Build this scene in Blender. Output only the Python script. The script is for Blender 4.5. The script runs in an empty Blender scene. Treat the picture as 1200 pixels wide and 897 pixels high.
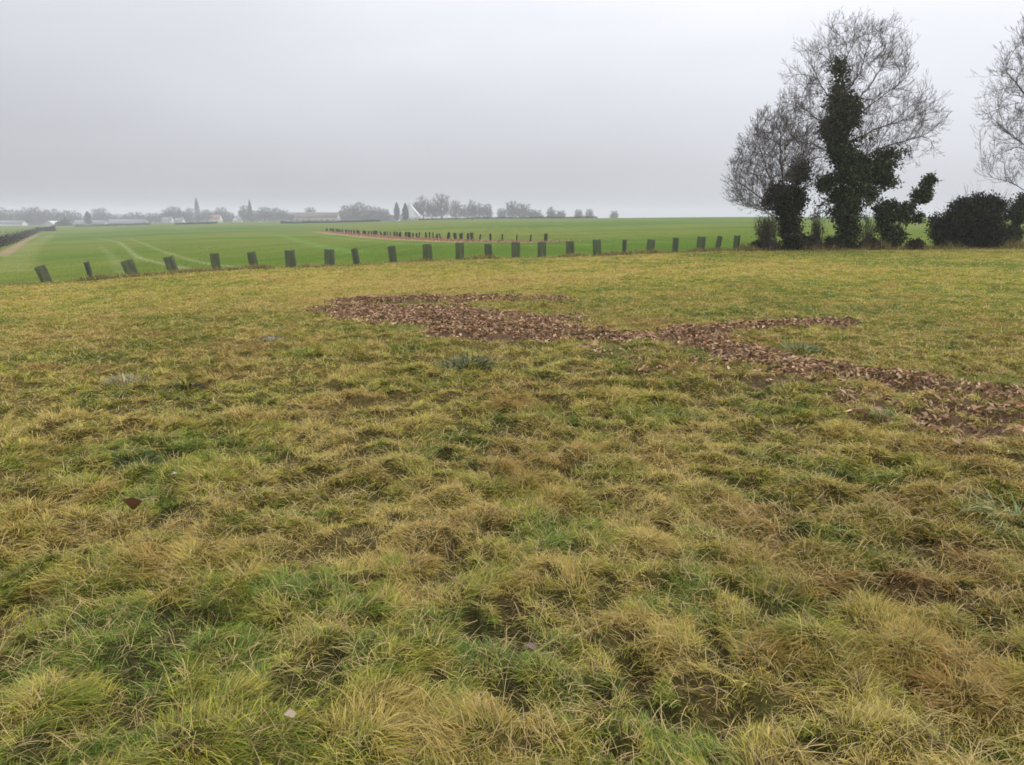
import bpy, math, random
import numpy as np
from mathutils import Vector, Matrix
R_ = math.radians
random.seed(7); rng = np.random.default_rng(7)
scene = bpy.context.scene
COL = scene.collection

# ------------------------------------------------------------------ camera
EH = 1.6                                  # eye height above the meadow
F_PX, PITCH = 900.0, math.atan((448.5 - 250.0) / 900.0)
cam_d = bpy.data.cameras.new("camera"); cam = bpy.data.objects.new("camera", cam_d); COL.objects.link(cam)
cam_d.sensor_width = 36; cam_d.lens = 27; cam_d.clip_start = 0.05; cam_d.clip_end = 12000
cam.location = (0, 0, EH); cam.rotation_euler = (math.pi / 2 - PITCH, 0, 0)
scene.camera = cam
scene.view_settings.view_transform = 'Standard'; scene.view_settings.look = 'None'
scene.view_settings.exposure = 0.08; scene.view_settings.gamma = 1.0
scene.render.engine = 'CYCLES'
cy = scene.cycles
cy.use_denoising = True
cy.max_bounces = 6; cy.diffuse_bounces = 3; cy.glossy_bounces = 2; cy.transmission_bounces = 3
cy.transparent_max_bounces = 8; cy.volume_bounces = 1
cy.filter_width = 1.7
cy.sample_clamp_indirect = 4

# ------------------------------------------------------------------ sky and sun (overcast)
SUN_EL, SUN_AZ = R_(46), R_(50)           # sun behind cloud, ahead and to the right
w = bpy.data.worlds.new("World"); scene.world = w; w.use_nodes = True
nt = w.node_tree; nt.nodes.clear()
def N(nt, typ, **kw):
    n = nt.nodes.new(typ)
    for k, v in kw.items():
        setattr(n, k, v)
    return n
def M(nt, op, a, b=None, c=None, clamp=False):
    n = nt.nodes.new('ShaderNodeMath'); n.operation = op; n.use_clamp = clamp
    for i, v in enumerate((a, b, c)):
        if v is None: continue
        if isinstance(v, (int, float)): n.inputs[i].default_value = v
        else: nt.links.new(v, n.inputs[i])
    return n.outputs[0]
out = N(nt, 'ShaderNodeOutputWorld'); bg = N(nt, 'ShaderNodeBackground'); bg.inputs[1].default_value = 0.1
sky = N(nt, 'ShaderNodeTexSky', sky_type='NISHITA', sun_disc=False)
sky.sun_elevation = SUN_EL; sky.sun_rotation = SUN_AZ
hs = N(nt, 'ShaderNodeHueSaturation'); hs.inputs['Saturation'].default_value = 0.25; nt.links.new(sky.outputs[0], hs.inputs['Color'])
tc = N(nt, 'ShaderNodeTexCoord'); sep = N(nt, 'ShaderNodeSeparateXYZ'); nt.links.new(tc.outputs['Generated'], sep.inputs[0])
zc = M(nt, 'MAXIMUM', sep.outputs[2], 0.0)
lum = M(nt, 'MULTIPLY_ADD', zc, 17.0, 4.6)                    # cloud layer brighter towards the zenith
side = M(nt, 'MULTIPLY_ADD', sep.outputs[0], 0.30, 1.10)      # and towards the hidden sun
lum = M(nt, 'MULTIPLY', lum, side)
mp = N(nt, 'ShaderNodeMapping'); mp.inputs['Scale'].default_value = (1.2, 1.2, 4.5); nt.links.new(tc.outputs['Generated'], mp.inputs[0])
ns = N(nt, 'ShaderNodeTexNoise'); ns.inputs['Scale'].default_value = 1.7; ns.inputs['Detail'].default_value = 4; ns.inputs['Roughness'].default_value = 0.45
nt.links.new(mp.outputs[0], ns.inputs['Vector'])
cl = M(nt, 'MULTIPLY_ADD', ns.outputs[0], 0.36, 0.82)
lum = M(nt, 'MULTIPLY', lum, cl)
cmb = N(nt, 'ShaderNodeVectorMath', operation='SCALE'); cmb.inputs[0].default_value = (0.945, 0.958, 1.04); nt.links.new(lum, cmb.inputs['Scale'])
mx = N(nt, 'ShaderNodeMix', data_type='RGBA'); mx.inputs[0].default_value = 0.93
nt.links.new(hs.outputs[0], mx.inputs[6]); nt.links.new(cmb.outputs[0], mx.inputs[7])
nt.links.new(mx.outputs[2], bg.inputs[0]); nt.links.new(bg.outputs[0], out.inputs[0])

sd = bpy.data.lights.new("sun", 'SUN'); sd.energy = 1.4; sd.angle = R_(16); sd.color = (1.0, 0.96, 0.9)
so = bpy.data.objects.new("sun", sd); COL.objects.link(so)
sdir = Vector((math.sin(SUN_AZ) * math.cos(SUN_EL), math.cos(SUN_AZ) * math.cos(SUN_EL), math.sin(SUN_EL)))
so.rotation_euler = sdir.to_track_quat('Z', 'Y').to_euler(); so.location = (30, 0, 40)

HAZE_DENSITY = 0.0007
HAZE_COLOR = (0.79, 0.79, 0.86)

# ------------------------------------------------------------------ helpers
def at(px, py, Y):
    """point at distance Y ahead that is seen at a place measured on the photograph"""
    v = (448.5 - py) / F_PX
    yc = math.cos(PITCH) + v * math.sin(PITCH); zc_ = -math.sin(PITCH) + v * math.cos(PITCH)
    return ((px - 600) / F_PX / yc * Y, Y, EH + zc_ / yc * Y)

def hash2(i, j, s):
    n = (i.astype(np.int64) * 374761393 + j.astype(np.int64) * 668265263 + s * 1442695041) & 0xffffffff
    n = ((n ^ (n >> 13)) * 1274126177) & 0xffffffff
    n = (n ^ (n >> 16)) & 0xffffffff
    n = (n * 2246822519) & 0xffffffff
    return ((n ^ (n >> 15)) & 0xffffff) / float(0xffffff)
def vnoise(x, y, s=0):
    i = np.floor(x); j = np.floor(y); fx = x - i; fy = y - j
    fx = fx * fx * (3 - 2 * fx); fy = fy * fy * (3 - 2 * fy)
    a = hash2(i, j, s); b = hash2(i + 1, j, s); c = hash2(i, j + 1, s); d = hash2(i + 1, j + 1, s)
    return (a * (1 - fx) + b * fx) * (1 - fy) + (c * (1 - fx) + d * fx) * fy
def fbm(x, y, s=0, o=4, g=0.5):
    t = 0; a = 1; n = 0
    for k in range(o):
        t = t + a * vnoise(x * 2 ** k + 17.3 * k, y * 2 ** k - 9.1 * k, s + k); n += a; a *= g
    return t / n
def sm(a, b, x):
    t = np.clip((x - a) / (b - a), 0, 1); return t * t * (3 - 2 * t)

# the lie of the land: heights on a fan of directions and distances
AN = np.radians([-45, -33, -18, 0, 18, 33, 45])
RN = np.array([0, 12, 29, 45, 80, 130, 250, 370, 480, 800, 1600, 4000.0])
ZT = np.array([
 #   0   12    29     45     80    130    250    370    480    800   1600  4000
 [0, -.16, -.70, -1.40, -2.5, -3.2, -5.0, -6.0, -6.6, -9.5, -20, -48],
 [0, -.14, -.60, -1.25, -2.3, -3.1, -4.9, -5.9, -6.4, -9.0, -20, -48],
 [0, -.08, -.30, -.80, -1.50, -2.15, -3.2, -3.75, -4.1, -7.0, -19, -48],
 [0, -.02, -.08, -.42, -1.08, -1.45, -1.35, -0.95, -2.2, -7.5, -20, -48],
 [0, .00, .06, -.02, -.28, -.45, -.30, -0.10, -1.5, -7.5, -20, -48],
 [0, .00, .08, .06, -.10, -.25, -.15, 0.05, -1.3, -7.5, -20, -48],
 [0, .00, .08, .08, .00, -.15, -.05, 0.10, -1.2, -7.5, -20, -48]])
SN = np.log(1 + RN / 20)
def _slopes(z):
    d = (z[:, 1:] - z[:, :-1]) / (SN[1:] - SN[:-1])
    m = np.zeros_like(z); m[:, 0] = d[:, 0]; m[:, -1] = d[:, -1]; m[:, 1:-1] = (d[:, 1:] + d[:, :-1]) / 2
    return m
MT = _slopes(ZT)
def base_z(x, y):
    x = np.asarray(x, float); y = np.asarray(y, float)
    r = np.hypot(x, y); a = np.clip(np.arctan2(x, y), AN[0], AN[-1] - 1e-6)
    s = np.log(1 + np.minimum(r, 3999.0) / 20)
    k = np.clip(np.searchsorted(SN, s, side='right') - 1, 0, len(SN) - 2)
    q = np.clip(np.searchsorted(AN, a, side='right') - 1, 0, len(AN) - 2)
    h = SN[k + 1] - SN[k]; t = (s - SN[k]) / h
    h00 = 2 * t**3 - 3 * t**2 + 1; h10 = t**3 - 2 * t**2 + t; h01 = -2 * t**3 + 3 * t**2; h11 = t**3 - t**2
    def row(qq): return h00 * ZT[qq, k] + h10 * h * MT[qq, k] + h01 * ZT[qq, k + 1] + h11 * h * MT[qq, k + 1]
    f = (a - AN[q]) / (AN[q + 1] - AN[q]); f = f * f * (3 - 2 * f)
    return row(q) * (1 - f) + row(q + 1) * f

# edge of the meadow: y on the border line for each x
EX = np.array([-400, -60, -40, -15.4, 10, 24, 60, 400.0]); EY = np.array([-120, 7.5, 14.8, 24.0, 33.4, 35.2, 38, 60.0])
def inside_meadow(x, y):                   # metres inside the meadow (negative: in the crop)
    return np.interp(x, EX, EY) - y

# tussocks: one per jittered cell
CELL = 0.27
def tussock(x, y):
    """returns mound height, vector away from the tussock's middle, tussock random, gap 0..1"""
    x = x + 0.10 * (vnoise(x * 5, y * 5, 91) - .5); y = y + 0.10 * (vnoise(x * 5, y * 5, 92) - .5)
    ci = np.floor(x / CELL); cj = np.floor(y / CELL)
    best = np.full(x.shape, 9.0); bx = np.zeros_like(x); by = np.zeros_like(x); br = np.zeros_like(x); hgt = np.zeros_like(x)
    for di in (-1, 0, 1):
        for dj in (-1, 0, 1):
            i = ci + di; j = cj + dj
            px = (i + .5 + .8 * (hash2(i, j, 11) - .5)) * CELL; py = (j + .5 + .8 * (hash2(i, j, 12) - .5)) * CELL
            rr = CELL * (.38 + .42 * hash2(i, j, 13)); rd = hash2(i, j, 14)
            dx = x - px; dy = y - py; q = np.hypot(dx, dy) / rr
            hgt = np.maximum(hgt, (.35 + .65 * rd) * np.exp(-q * q * 1.1))
            m = q < best
            best = np.where(m, q, best); bx = np.where(m, dx, bx); by = np.where(m, dy, by); br = np.where(m, rd, br)
    return hgt, bx, by, br, best
def rough(x, y):                           # how lumpy the sward is: strongest close by, smoother on the mown-looking rise
    r = np.hypot(x, y)
    return (1.0 - .62 * sm(5.5, 17, r)) * (.55 + .75 * fbm(x * .7, y * .7, 31, 3))
def hollow(x, y):                          # pockets where the sward has died back
    a = .85 * sm(.61, .73, fbm(x * 3.0, y * 3.0, 101, 3)); b = sm(.58, .72, fbm(x * 6.5 + 30, y * 6.5, 105, 2))
    return np.maximum(a, b) * (1 - .45 * sm(7, 20, np.hypot(x, y)))
def meadow_z(x, y):
    h = tussock(x, y)[0] - .65 * hollow(x, y)
    return base_z(x, y) + rough(x, y) * (.095 * h + .10 * (fbm(x * 1.1, y * 1.1, 41, 3) - .5)) * sm(-1.5, .5, inside_meadow(x, y)) \
        + .05 * sm(.2, 1.2, litter(x, y)[0])
def gz(x, y):
    return float(meadow_z(np.array([x], float), np.array([y], float))[0])

# litter: strips of dead leaves, axis polylines on the ground with half widths and density
def gpt(px, py):
    v = (448.5 - py) / F_PX
    yc = math.cos(PITCH) + v * math.sin(PITCH); zc_ = -math.sin(PITCH) + v * math.cos(PITCH)
    Y = EH / -zc_ * yc
    for _ in range(6):
        X = (px - 600) / F_PX / yc * Y
        Y = (EH - float(base_z(X, Y))) / -zc_ * yc
    return ((px - 600) / F_PX / yc * Y, Y)
LIT = [  # (px,py),(px,py), half width m at both ends, density
 ((392, 364), (470, 368), .45, 1.15, 1.0), ((470, 368), (560, 378), 1.15, 1.30, 1.0), ((560, 378), (640, 390), 1.30, .85, .95),
 ((420, 354), (560, 352), .55, .60, .8), ((560, 352), (665, 353), .5, .18, .55), ((520, 394), (640, 397), .38, .30, 1.0),
 ((640, 390), (720, 398), .75, .42, .8), ((720, 398), (820, 400), .52, .60, 1.0), ((800, 391), (870, 386), .34, .30, 1.0),
 ((870, 386), (978, 381), .32, .40, 1.0), ((790, 398), (900, 420), .50, .42, 1.0), ((840, 412), (960, 442), .42, .55, .95),
 ((960, 436), (1060, 450), .46, .42, 1.0), ((1060, 452), (1210, 476), .40, .42, 1.0), ((760, 440), (830, 444), .14, .12, .45),
 ((880, 452), (950, 456), .16, .20, .6), ((1000, 478), (1030, 480), .17, .17, .9), ((1000, 494), (1085, 513), .10, .10, .5),
 ((1085, 492), (1210, 522), .15, .16, .75), ((1100, 478), (1210, 496), .18, .24, .85), ((980, 462), (1100, 488), .16, .14, .45),
 ((700, 415), (900, 436), .30, .3, .22), ((1120, 536), (1210, 545), .05, .08, .25)]
LITW = []
for a, b, wa, wb, de in LIT:
    LITW.append((gpt(*a), gpt(*b), wa, wb, de))
def litter(x, y):
    """signed coverage: >0 inside; and density"""
    best = np.full(np.shape(x), -9.0); den = np.zeros(np.shape(x))
    nz = (fbm(x * 2.2, y * 2.2, 51, 3) - .5)
    for (a, b, wa, wb, de) in LITW:
        ax, ay = a; dx, dy = b[0] - ax, b[1] - ay; L = dx * dx + dy * dy
        t = np.clip(((x - ax) * dx + (y - ay) * dy) / L, 0, 1)
        d = np.hypot(x - ax - t * dx, y - ay - t * dy); wd = wa + (wb - wa) * t
        c = 1 - d / (wd * (1 + 1.1 * nz))
        m = c > best; best = np.where(m, c, best); den = np.where(m, de, den)
    return best, den

# colour of the sward (albedo), the patches measured on the photograph
GREEN = np.array([.135, .200, .028]); YGREEN = np.array([.330, .318, .038]); STRAW = np.array([.470, .365, .098]); RUST = np.array([.290, .145, .045])
SPOTS = [(250, 535, .55, 0), (225, 520, .4, 0), (165, 552, .22, 0), (545, 430, .3, 0), (540, 510, .35, 0), (700, 560, .4, 0), (1000, 560, .4, 0),
 (900, 480, .5, 0), (640, 640, .3, 0), (560, 750, .25, 0), (760, 840, .3, 0), (810, 700, .15, 0), (60, 790, .3, 0), (320, 700, .3, 0), (960, 740, .3, 0),
 (330, 400, .8, 2), (300, 350, 2.5, 2), (440, 330, 3.0, 2), (150, 640, .3, 3), (60, 640, .4, 2), (30, 520, .7, 2), (640, 545, .3, 3), (730, 535, .5, 3),
 (860, 640, .35, 3), (940, 700, .3, 3), (1120, 690, .3, 3), (1000, 800, .35, 3), (480, 700, .25, 3), (480, 850, .3, 2), (350, 730, .25, 2), (620, 560, .4, 3),
 (400, 480, .5, 2), (150, 460, .35, 3), (120, 500, .5, 2), (1050, 300, 3, 0), (1150, 310, 3, 0), (870, 300, 3, 0), (700, 320, 3, 2), (560, 335, 2.5, 2),
 (900, 770, .18, 3), (1100, 790, .2, 3), (1050, 690, .22, 3), (1150, 860, .15, 3), (700, 850, .14, 3), (260, 780, .15, 3), (60, 860, .14, 3), (860, 590, .3, 3)]
SPW = [gpt(a, b) + (r, k) for a, b, r, k in SPOTS]
def sward(x, y, rnd, rnd2, tr):
    big = fbm(x * .55, y * .55, 61, 4); mid = fbm(x * 2.4, y * 2.4, 71, 3); r = np.hypot(x, y)
    g = .56 + (big - .5) * 1.3 + (mid - .5) * 1.3 + (tr - .5) * .35 + (vnoise(x * 11, y * 11, 77) - .5) * 1.0 + (vnoise(x * 5.5, y * 5.5, 78) - .5) * .5
    bias = np.zeros_like(x); rust = (fbm(x * 1.3 + 40, y * 1.3, 81, 4) - .56) * 4 + (mid - .5) * 1.6 + (vnoise(x * 7, y * 7, 79) - .5) * 1.5
    for sx, sy, sr, k in SPW:
        f = np.exp(-((x - sx) ** 2 + (y - sy) ** 2) / sr ** 2)
        if k == 0: bias -= .42 * f; rust = rust - 1.5 * f
        elif k == 2: bias += .28 * f
        else: rust = rust + .9 * f
    t = np.clip(g + bias + (rnd - .5) * .85 - .03, 0, 1)[..., None]
    c = np.where(t < .5, GREEN + (YGREEN - GREEN) * (t * 2), YGREEN + (STRAW - YGREEN) * (t * 2 - 1))
    u = np.clip(rust * .45 + (rnd2 - .62) * 1.1, 0, .8)[..., None]
    c = c * (1 - u) + RUST * u
    return c * (.55 + .95 * rnd2 ** 1.4)[..., None]

# ------------------------------------------------------------------ mesh building
def fast_mesh(name, verts, tris=None, quads=None, col=None):
    me = bpy.data.meshes.new(name)
    verts = np.asarray(verts, np.float32); nv = len(verts)
    parts = []; starts = []; n = 0
    if quads is not None and len(quads):
        q = np.asarray(quads, np.int32); parts.append(q.ravel()); starts.append(np.arange(len(q)) * 4); n += len(q) * 4
    if tris is not None and len(tris):
        t = np.asarray(tris, np.int32); parts.append(t.ravel()); starts.append(n + np.arange(len(t)) * 3); n += len(t) * 3
    li = np.concatenate(parts).astype(np.int32); ls = np.concatenate(starts).astype(np.int32)
    me.vertices.add(nv); me.vertices.foreach_set('co', verts.ravel())
    me.loops.add(len(li)); me.loops.foreach_set('vertex_index', li)
    me.polygons.add(len(ls)); me.polygons.foreach_set('loop_start', ls)
    me.update(calc_edges=True)
    if col is not None:
        ca = me.color_attributes.new('Col', 'FLOAT_COLOR', 'POINT')
        c4 = np.ones((nv, 4), np.float32); c4[:, :3] = col; ca.data.foreach_set('color', c4.ravel())
    return me
def link(name, me, mat, parent=None):
    o = bpy.data.objects.new(name, me); COL.objects.link(o)
    if mat is not None and not me.materials: me.materials.append(mat)
    if parent is not None: o.parent = parent
    return o
def tag(o, label=None, cat=None, group=None, kind=None):
    if label: o['label'] = label
    if cat: o['category'] = cat
    if group: o['group'] = group
    if kind: o['kind'] = kind
    return o
def empty(name, loc, label, cat, group=None, rot=(0, 0, 0)):
    o = bpy.data.objects.new(name, None); COL.objects.link(o); o.location = loc; o.rotation_euler = rot; o.empty_display_size = .3
    return tag(o, label, cat, group)
def copy_tree(o, parent=None):
    kids = list(o.children)
    c = o.copy(); COL.objects.link(c)
    if parent is not None: c.parent = parent
    for k in kids: copy_tree(k, c)
    return c

# ------------------------------------------------------------------ materials
def mat_new(name):
    m = bpy.data.materials.new(name); m.use_nodes = True; m.node_tree.nodes.clear(); return m, m.node_tree
def mat_leafy(name, attr=None, col=(.1, .1, .05), trans=.3, gloss=.04, rough_=.45, noise=None):
    m, t = mat_new(name); o = N(t, 'ShaderNodeOutputMaterial')
    d = N(t, 'ShaderNodeBsdfDiffuse'); tr = N(t, 'ShaderNodeBsdfTranslucent'); mx1 = N(t, 'ShaderNodeMixShader'); mx1.inputs[0].default_value = trans
    if attr:
        a = N(t, 'ShaderNodeAttribute', attribute_name=attr); c = a.outputs['Color']
    else:
        ge = N(t, 'ShaderNodeNewGeometry'); nz = N(t, 'ShaderNodeTexNoise'); nz.inputs['Scale'].default_value = noise or 3
        t.links.new(ge.outputs['Position'], nz.inputs['Vector'])
        mx = N(t, 'ShaderNodeMix', data_type='RGBA'); mx.inputs[6].default_value = (*[v * .55 for v in col], 1); mx.inputs[7].default_value = (*[v * 1.5 for v in col], 1)
        t.links.new(nz.outputs[0], mx.inputs[0]); c = mx.outputs[2]
    t.links.new(c, d.inputs[0]); t.links.new(c, tr.inputs[0])
    t.links.new(d.outputs[0], mx1.inputs[1]); t.links.new(tr.outputs[0], mx1.inputs[2]); last = mx1.outputs[0]
    if gloss:
        g = N(t, 'ShaderNodeBsdfGlossy'); g.inputs['Roughness'].default_value = rough_; g.inputs[0].default_value = (.9, .95, 1, 1)
        mx2 = N(t, 'ShaderNodeMixShader'); mx2.inputs[0].default_value = gloss
        t.links.new(last, mx2.inputs[1]); t.links.new(g.outputs[0], mx2.inputs[2]); last = mx2.outputs[0]
    t.links.new(last, o.inputs[0]); return m
def mat_solid(name, col, rough_=.8, var=.35, scale=6, bump=0, col2=None, stretch=(1, 1, 1), spec=.3):
    m, t = mat_new(name); o = N(t, 'ShaderNodeOutputMaterial'); b = N(t, 'ShaderNodeBsdfPrincipled'); b.inputs['Roughness'].default_value = rough_
    b.inputs['Specular IOR Level'].default_value = spec
    tcn = N(t, 'ShaderNodeTexCoord'); mp_ = N(t, 'ShaderNodeMapping'); mp_.inputs['Scale'].default_value = stretch; t.links.new(tcn.outputs['Object'], mp_.inputs[0])
    nz = N(t, 'ShaderNodeTexNoise'); nz.inputs['Scale'].default_value = scale; nz.inputs['Detail'].default_value = 5; t.links.new(mp_.outputs[0], nz.inputs['Vector'])
    rp = N(t, 'ShaderNodeMapRange'); rp.inputs[1].default_value = .3; rp.inputs[2].default_value = .7; t.links.new(nz.outputs[0], rp.inputs[0])
    mx = N(t, 'ShaderNodeMix', data_type='RGBA'); c2 = col2 or tuple(v * (1 - var) for v in col)
    mx.inputs[6].default_value = (*col, 1); mx.inputs[7].default_value = (*c2, 1); t.links.new(rp.outputs[0], mx.inputs[0])
    t.links.new(mx.outputs[2], b.inputs['Base Color'])
    if bump:
        bp = N(t, 'ShaderNodeBump'); bp.inputs['Distance'].default_value = bump; t.links.new(nz.outputs[0], bp.inputs['Height']); t.links.new(bp.outputs[0], b.inputs['Normal'])
    t.links.new(b.outputs[0], o.inputs[0]); return m

def mat_meadow():
    m, t = mat_new('thatch'); o = N(t, 'ShaderNodeOutputMaterial'); b = N(t, 'ShaderNodeBsdfPrincipled'); b.inputs['Roughness'].default_value = .95; b.inputs['Specular IOR Level'].default_value = 0
    a = N(t, 'ShaderNodeAttribute', attribute_name='Col'); ge = N(t, 'ShaderNodeNewGeometry')
    n1 = N(t, 'ShaderNodeTexNoise'); n1.inputs['Scale'].default_value = 45; n1.inputs['Detail'].default_value = 6; n1.inputs['Roughness'].default_value = .7
    t.links.new(ge.outputs['Position'], n1.inputs['Vector'])
    r = N(t, 'ShaderNodeMapRange'); r.inputs[1].default_value = .35; r.inputs[2].default_value = .65; r.inputs[3].default_value = .55; r.inputs[4].default_value = 1.3; t.links.new(n1.outputs[0], r.inputs[0])
    vm = N(t, 'ShaderNodeVectorMath', operation='SCALE'); t.links.new(a.outputs['Color'], vm.inputs[0]); t.links.new(r.outputs[0], vm.inputs['Scale'])
    t.links.new(vm.outputs[0], b.inputs['Base Color'])
    bp = N(t, 'ShaderNodeBump'); bp.inputs['Distance'].default_value = .02; t.links.new(n1.outputs[0], bp.inputs['Height']); t.links.new(bp.outputs[0], b.inputs['Normal'])
    t.links.new(b.outputs[0], o.inputs[0]); return m
def mat_field():
    m, t = mat_new('young_crop'); o = N(t, 'ShaderNodeOutputMaterial'); b = N(t, 'ShaderNodeBsdfPrincipled'); b.inputs['Roughness'].default_value = .9; b.inputs['Specular IOR Level'].default_value = 0
    a = N(t, 'ShaderNodeAttribute', attribute_name='Col'); ge = N(t, 'ShaderNodeNewGeometry')
    n1 = N(t, 'ShaderNodeTexNoise'); n1.inputs['Scale'].default_value = 1.3; n1.inputs['Detail'].default_value = 8; n1.inputs['Roughness'].default_value = .65
    t.links.new(ge.outputs['Position'], n1.inputs['Vector'])
    mp_ = N(t, 'ShaderNodeMapping'); mp_.inputs['Rotation'].default_value = (0, 0, R_(-35)); mp_.inputs['Scale'].default_value = (.9, .03, 1); t.links.new(ge.outputs['Position'], mp_.inputs[0])
    n2 = N(t, 'ShaderNodeTexNoise'); n2.inputs['Scale'].default_value = 1.0; n2.inputs['Detail'].default_value = 4; t.links.new(mp_.outputs[0], n2.inputs['Vector'])
    s = M(t, 'MULTIPLY_ADD', n1.outputs[0], .22, .80); s2 = M(t, 'MULTIPLY_ADD', n2.outputs[0], .6, -.2); s = M(t, 'ADD', s, s2)
    vm = N(t, 'ShaderNodeVectorMath', operation='SCALE'); t.links.new(a.outputs['Color'], vm.inputs[0]); t.links.new(s, vm.inputs['Scale'])
    t.links.new(vm.outputs[0], b.inputs['Base Color']); t.links.new(b.outputs[0], o.inputs[0]); return m
MAT = dict(
    blade=mat_leafy('grass_blade', attr='Col', trans=.25, gloss=.012, rough_=.4),
    leaf_dead=mat_leafy('dead_leaf', attr='Col', trans=.12, gloss=.025, rough_=.5),
    ivy=mat_leafy('ivy_leaf', attr='Col', trans=.06, gloss=.01, rough_=.35),
    thatch=mat_meadow(), crop=mat_field(),
    bark=mat_solid('bark', (.085, .072, .055), .9, .5, 9, .01, stretch=(1, 1, .3)),
    twig=mat_solid('twig_bark', (.085, .068, .056), .85, .3, 3),
    farbark=mat_solid('far_bark', (.10, .088, .082), .9, .3, .8),
    net=mat_solid('guard_net', (.085, .095, .068), .6, .3, 30),
    net_far=mat_solid('guard_net_far', (.030, .038, .028), .6, .3, 30),
    stake=mat_solid('stake_wood', (.20, .16, .11), .8, .4, 20, stretch=(1, 1, .1)),
    white_wall=mat_solid('rendered_wall', (.56, .55, .52), .9, .15, .5),
    grey_wall=mat_solid('grey_wall', (.36, .34, .32), .9, .2, .5),
    slate=mat_solid('slate_roof', (.16, .16, .175), .6, .3, .7, stretch=(1, 1, 3)),
    pale_roof=mat_solid('pale_roof', (.52, .53, .55), .5, .12, .4),
    brown_roof=mat_solid('brown_roof', (.15, .115, .10), .8, .3, .6),
    red_roof=mat_solid('red_roof', (.36, .20, .16), .8, .3, .6),
    glass=mat_solid('window_glass', (.05, .055, .06), .15, .2, .5, spec=.6),
    door=mat_solid('painted_door', (.10, .12, .11), .5, .2, 1),
    conifer=mat_leafy('conifer_needles', col=(.06, .072, .055), trans=.05, gloss=0, noise=.4),
    pale_leaf=mat_leafy('pale_leaf', attr='Col', trans=.2, gloss=.02),
)

# ------------------------------------------------------------------ ground: one polar sheet split along the meadow's edge
ang = np.concatenate([np.radians(np.arange(-180, -42, 3.0)), np.radians(np.arange(-42, 42.01, .17)), np.radians(np.arange(45, 180, 3.0))])
rad = [0.25]
while rad[-1] < 4000: rad.append(rad[-1] * (1.013 if rad[-1] < 600 else 1.05))
rad = np.array(rad); A, Rr = np.meshgrid(ang, rad)
gx = (np.sin(A) * Rr).ravel(); gy = (np.cos(A) * Rr).ravel()
near = Rr.ravel() < 60
gzv = base_z(gx, gy); gzv[near] = meadow_z(gx[near], gy[near])
gx = np.append(gx, 0); gy = np.append(gy, 0); gzv = np.append(gzv, 0.0)
na, nr = len(ang), len(rad)
J, I = np.meshgrid(np.arange(na), np.arange(nr - 1)); Jn = (J + 1) % na
Q = np.stack([I * na + J, (I + 1) * na + J, (I + 1) * na + Jn, I * na + Jn], -1).reshape(-1, 4)
capt = np.stack([np.full(na, na * nr), np.arange(na), (np.arange(na) + 1) % na], -1)
cen = np.stack([gx[Q].mean(1), gy[Q].mean(1)], 1)
isM = inside_meadow(cen[:, 0], cen[:, 1]) > 0
gv = np.stack([gx, gy, gzv], 1)
# meadow colour
half = np.full(len(gx), .5)
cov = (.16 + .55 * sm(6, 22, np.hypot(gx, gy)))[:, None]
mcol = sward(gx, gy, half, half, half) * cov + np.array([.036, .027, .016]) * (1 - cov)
lc, ld = litter(gx, gy); f = (sm(-.1, .35, lc) * ld)[:, None]
mcol = mcol * (1 - f) + np.array([.14, .085, .055]) * f
# bare patch band along the guards
ed = inside_meadow(gx, gy); f = (np.exp(-((ed - .3) / .5) ** 2) * sm(.35, .6, fbm(gx * .8, gy * .8, 5, 3)))[:, None] * .7
mcol = mcol * (1 - f) + np.array([.17, .115, .06]) * f
# crop colour
G1 = np.array([.074, .122, .020]); G2 = np.array([.118, .140, .030])
big = sm(.3, .7, fbm(gx * .03, gy * .05, 15, 5))[:, None]; fcol = G1 * (1 - big) + G2 * big
ga = np.degrees(np.arctan2(gx, gy)); gr = np.hypot(gx, gy)
TRK = []
def track(pts, wdt, colr, amt):
    global fcol
    P = [gpt(*p) for p in pts]
    d = np.full(len(gx), 1e9)
    for (a, b) in zip(P[:-1], P[1:]):
        dx, dy = b[0] - a[0], b[1] - a[1]; L = dx * dx + dy * dy
        t = np.clip(((gx - a[0]) * dx + (gy - a[1]) * dy) / L, 0, 1)
        d = np.minimum(d, np.hypot(gx - a[0] - t * dx, gy - a[1] - t * dy))
    f = (amt * (1 - sm(wdt * .4, wdt * 1.3, d)) * (.6 + .6 * fbm(gx * .15, gy * .15, 3, 3)))[:, None]
    fcol = fcol * (1 - np.clip(f, 0, 1)) + np.array(colr) * np.clip(f, 0, 1)
PALE = (.19, .215, .09)
track([(112, 279), (124, 281), (140, 284), (150, 292), (163, 302), (188, 308), (230, 318)], .26, PALE, .8)
track([(130, 278), (150, 279), (172, 287), (195, 296), (215, 302), (250, 310), (300, 317)], .26, PALE, .6)
track([(118, 289), (128, 297), (136, 308), (150, 324)], .4, PALE, .3)
track([(0, 318), (22, 300), (40, 286), (60, 275)], 1.6, (.17, .18, .06), .6)       # rough grass margin on the left
track([(0, 300), (14, 292), (30, 282), (44, 275)], .8, (.26, .18, .12), .85)        # bare earth by the left hedge
track([(200, 268), (330, 276), (420, 296)], 1.0, (.12, .20, .05), .5)
track([(380, 277), (500, 287), (655, 288), (760, 284)], 1.2, (.12, .19, .05), .5)
ROW2 = [(383, 271.5), (420, 275), (480, 279.5), (560, 283), (620, 283.5), (660, 283)]
track(ROW2[:-2] + [(618, 283.5)], 3.4, (.33, .21, .125), 1.3)
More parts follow.
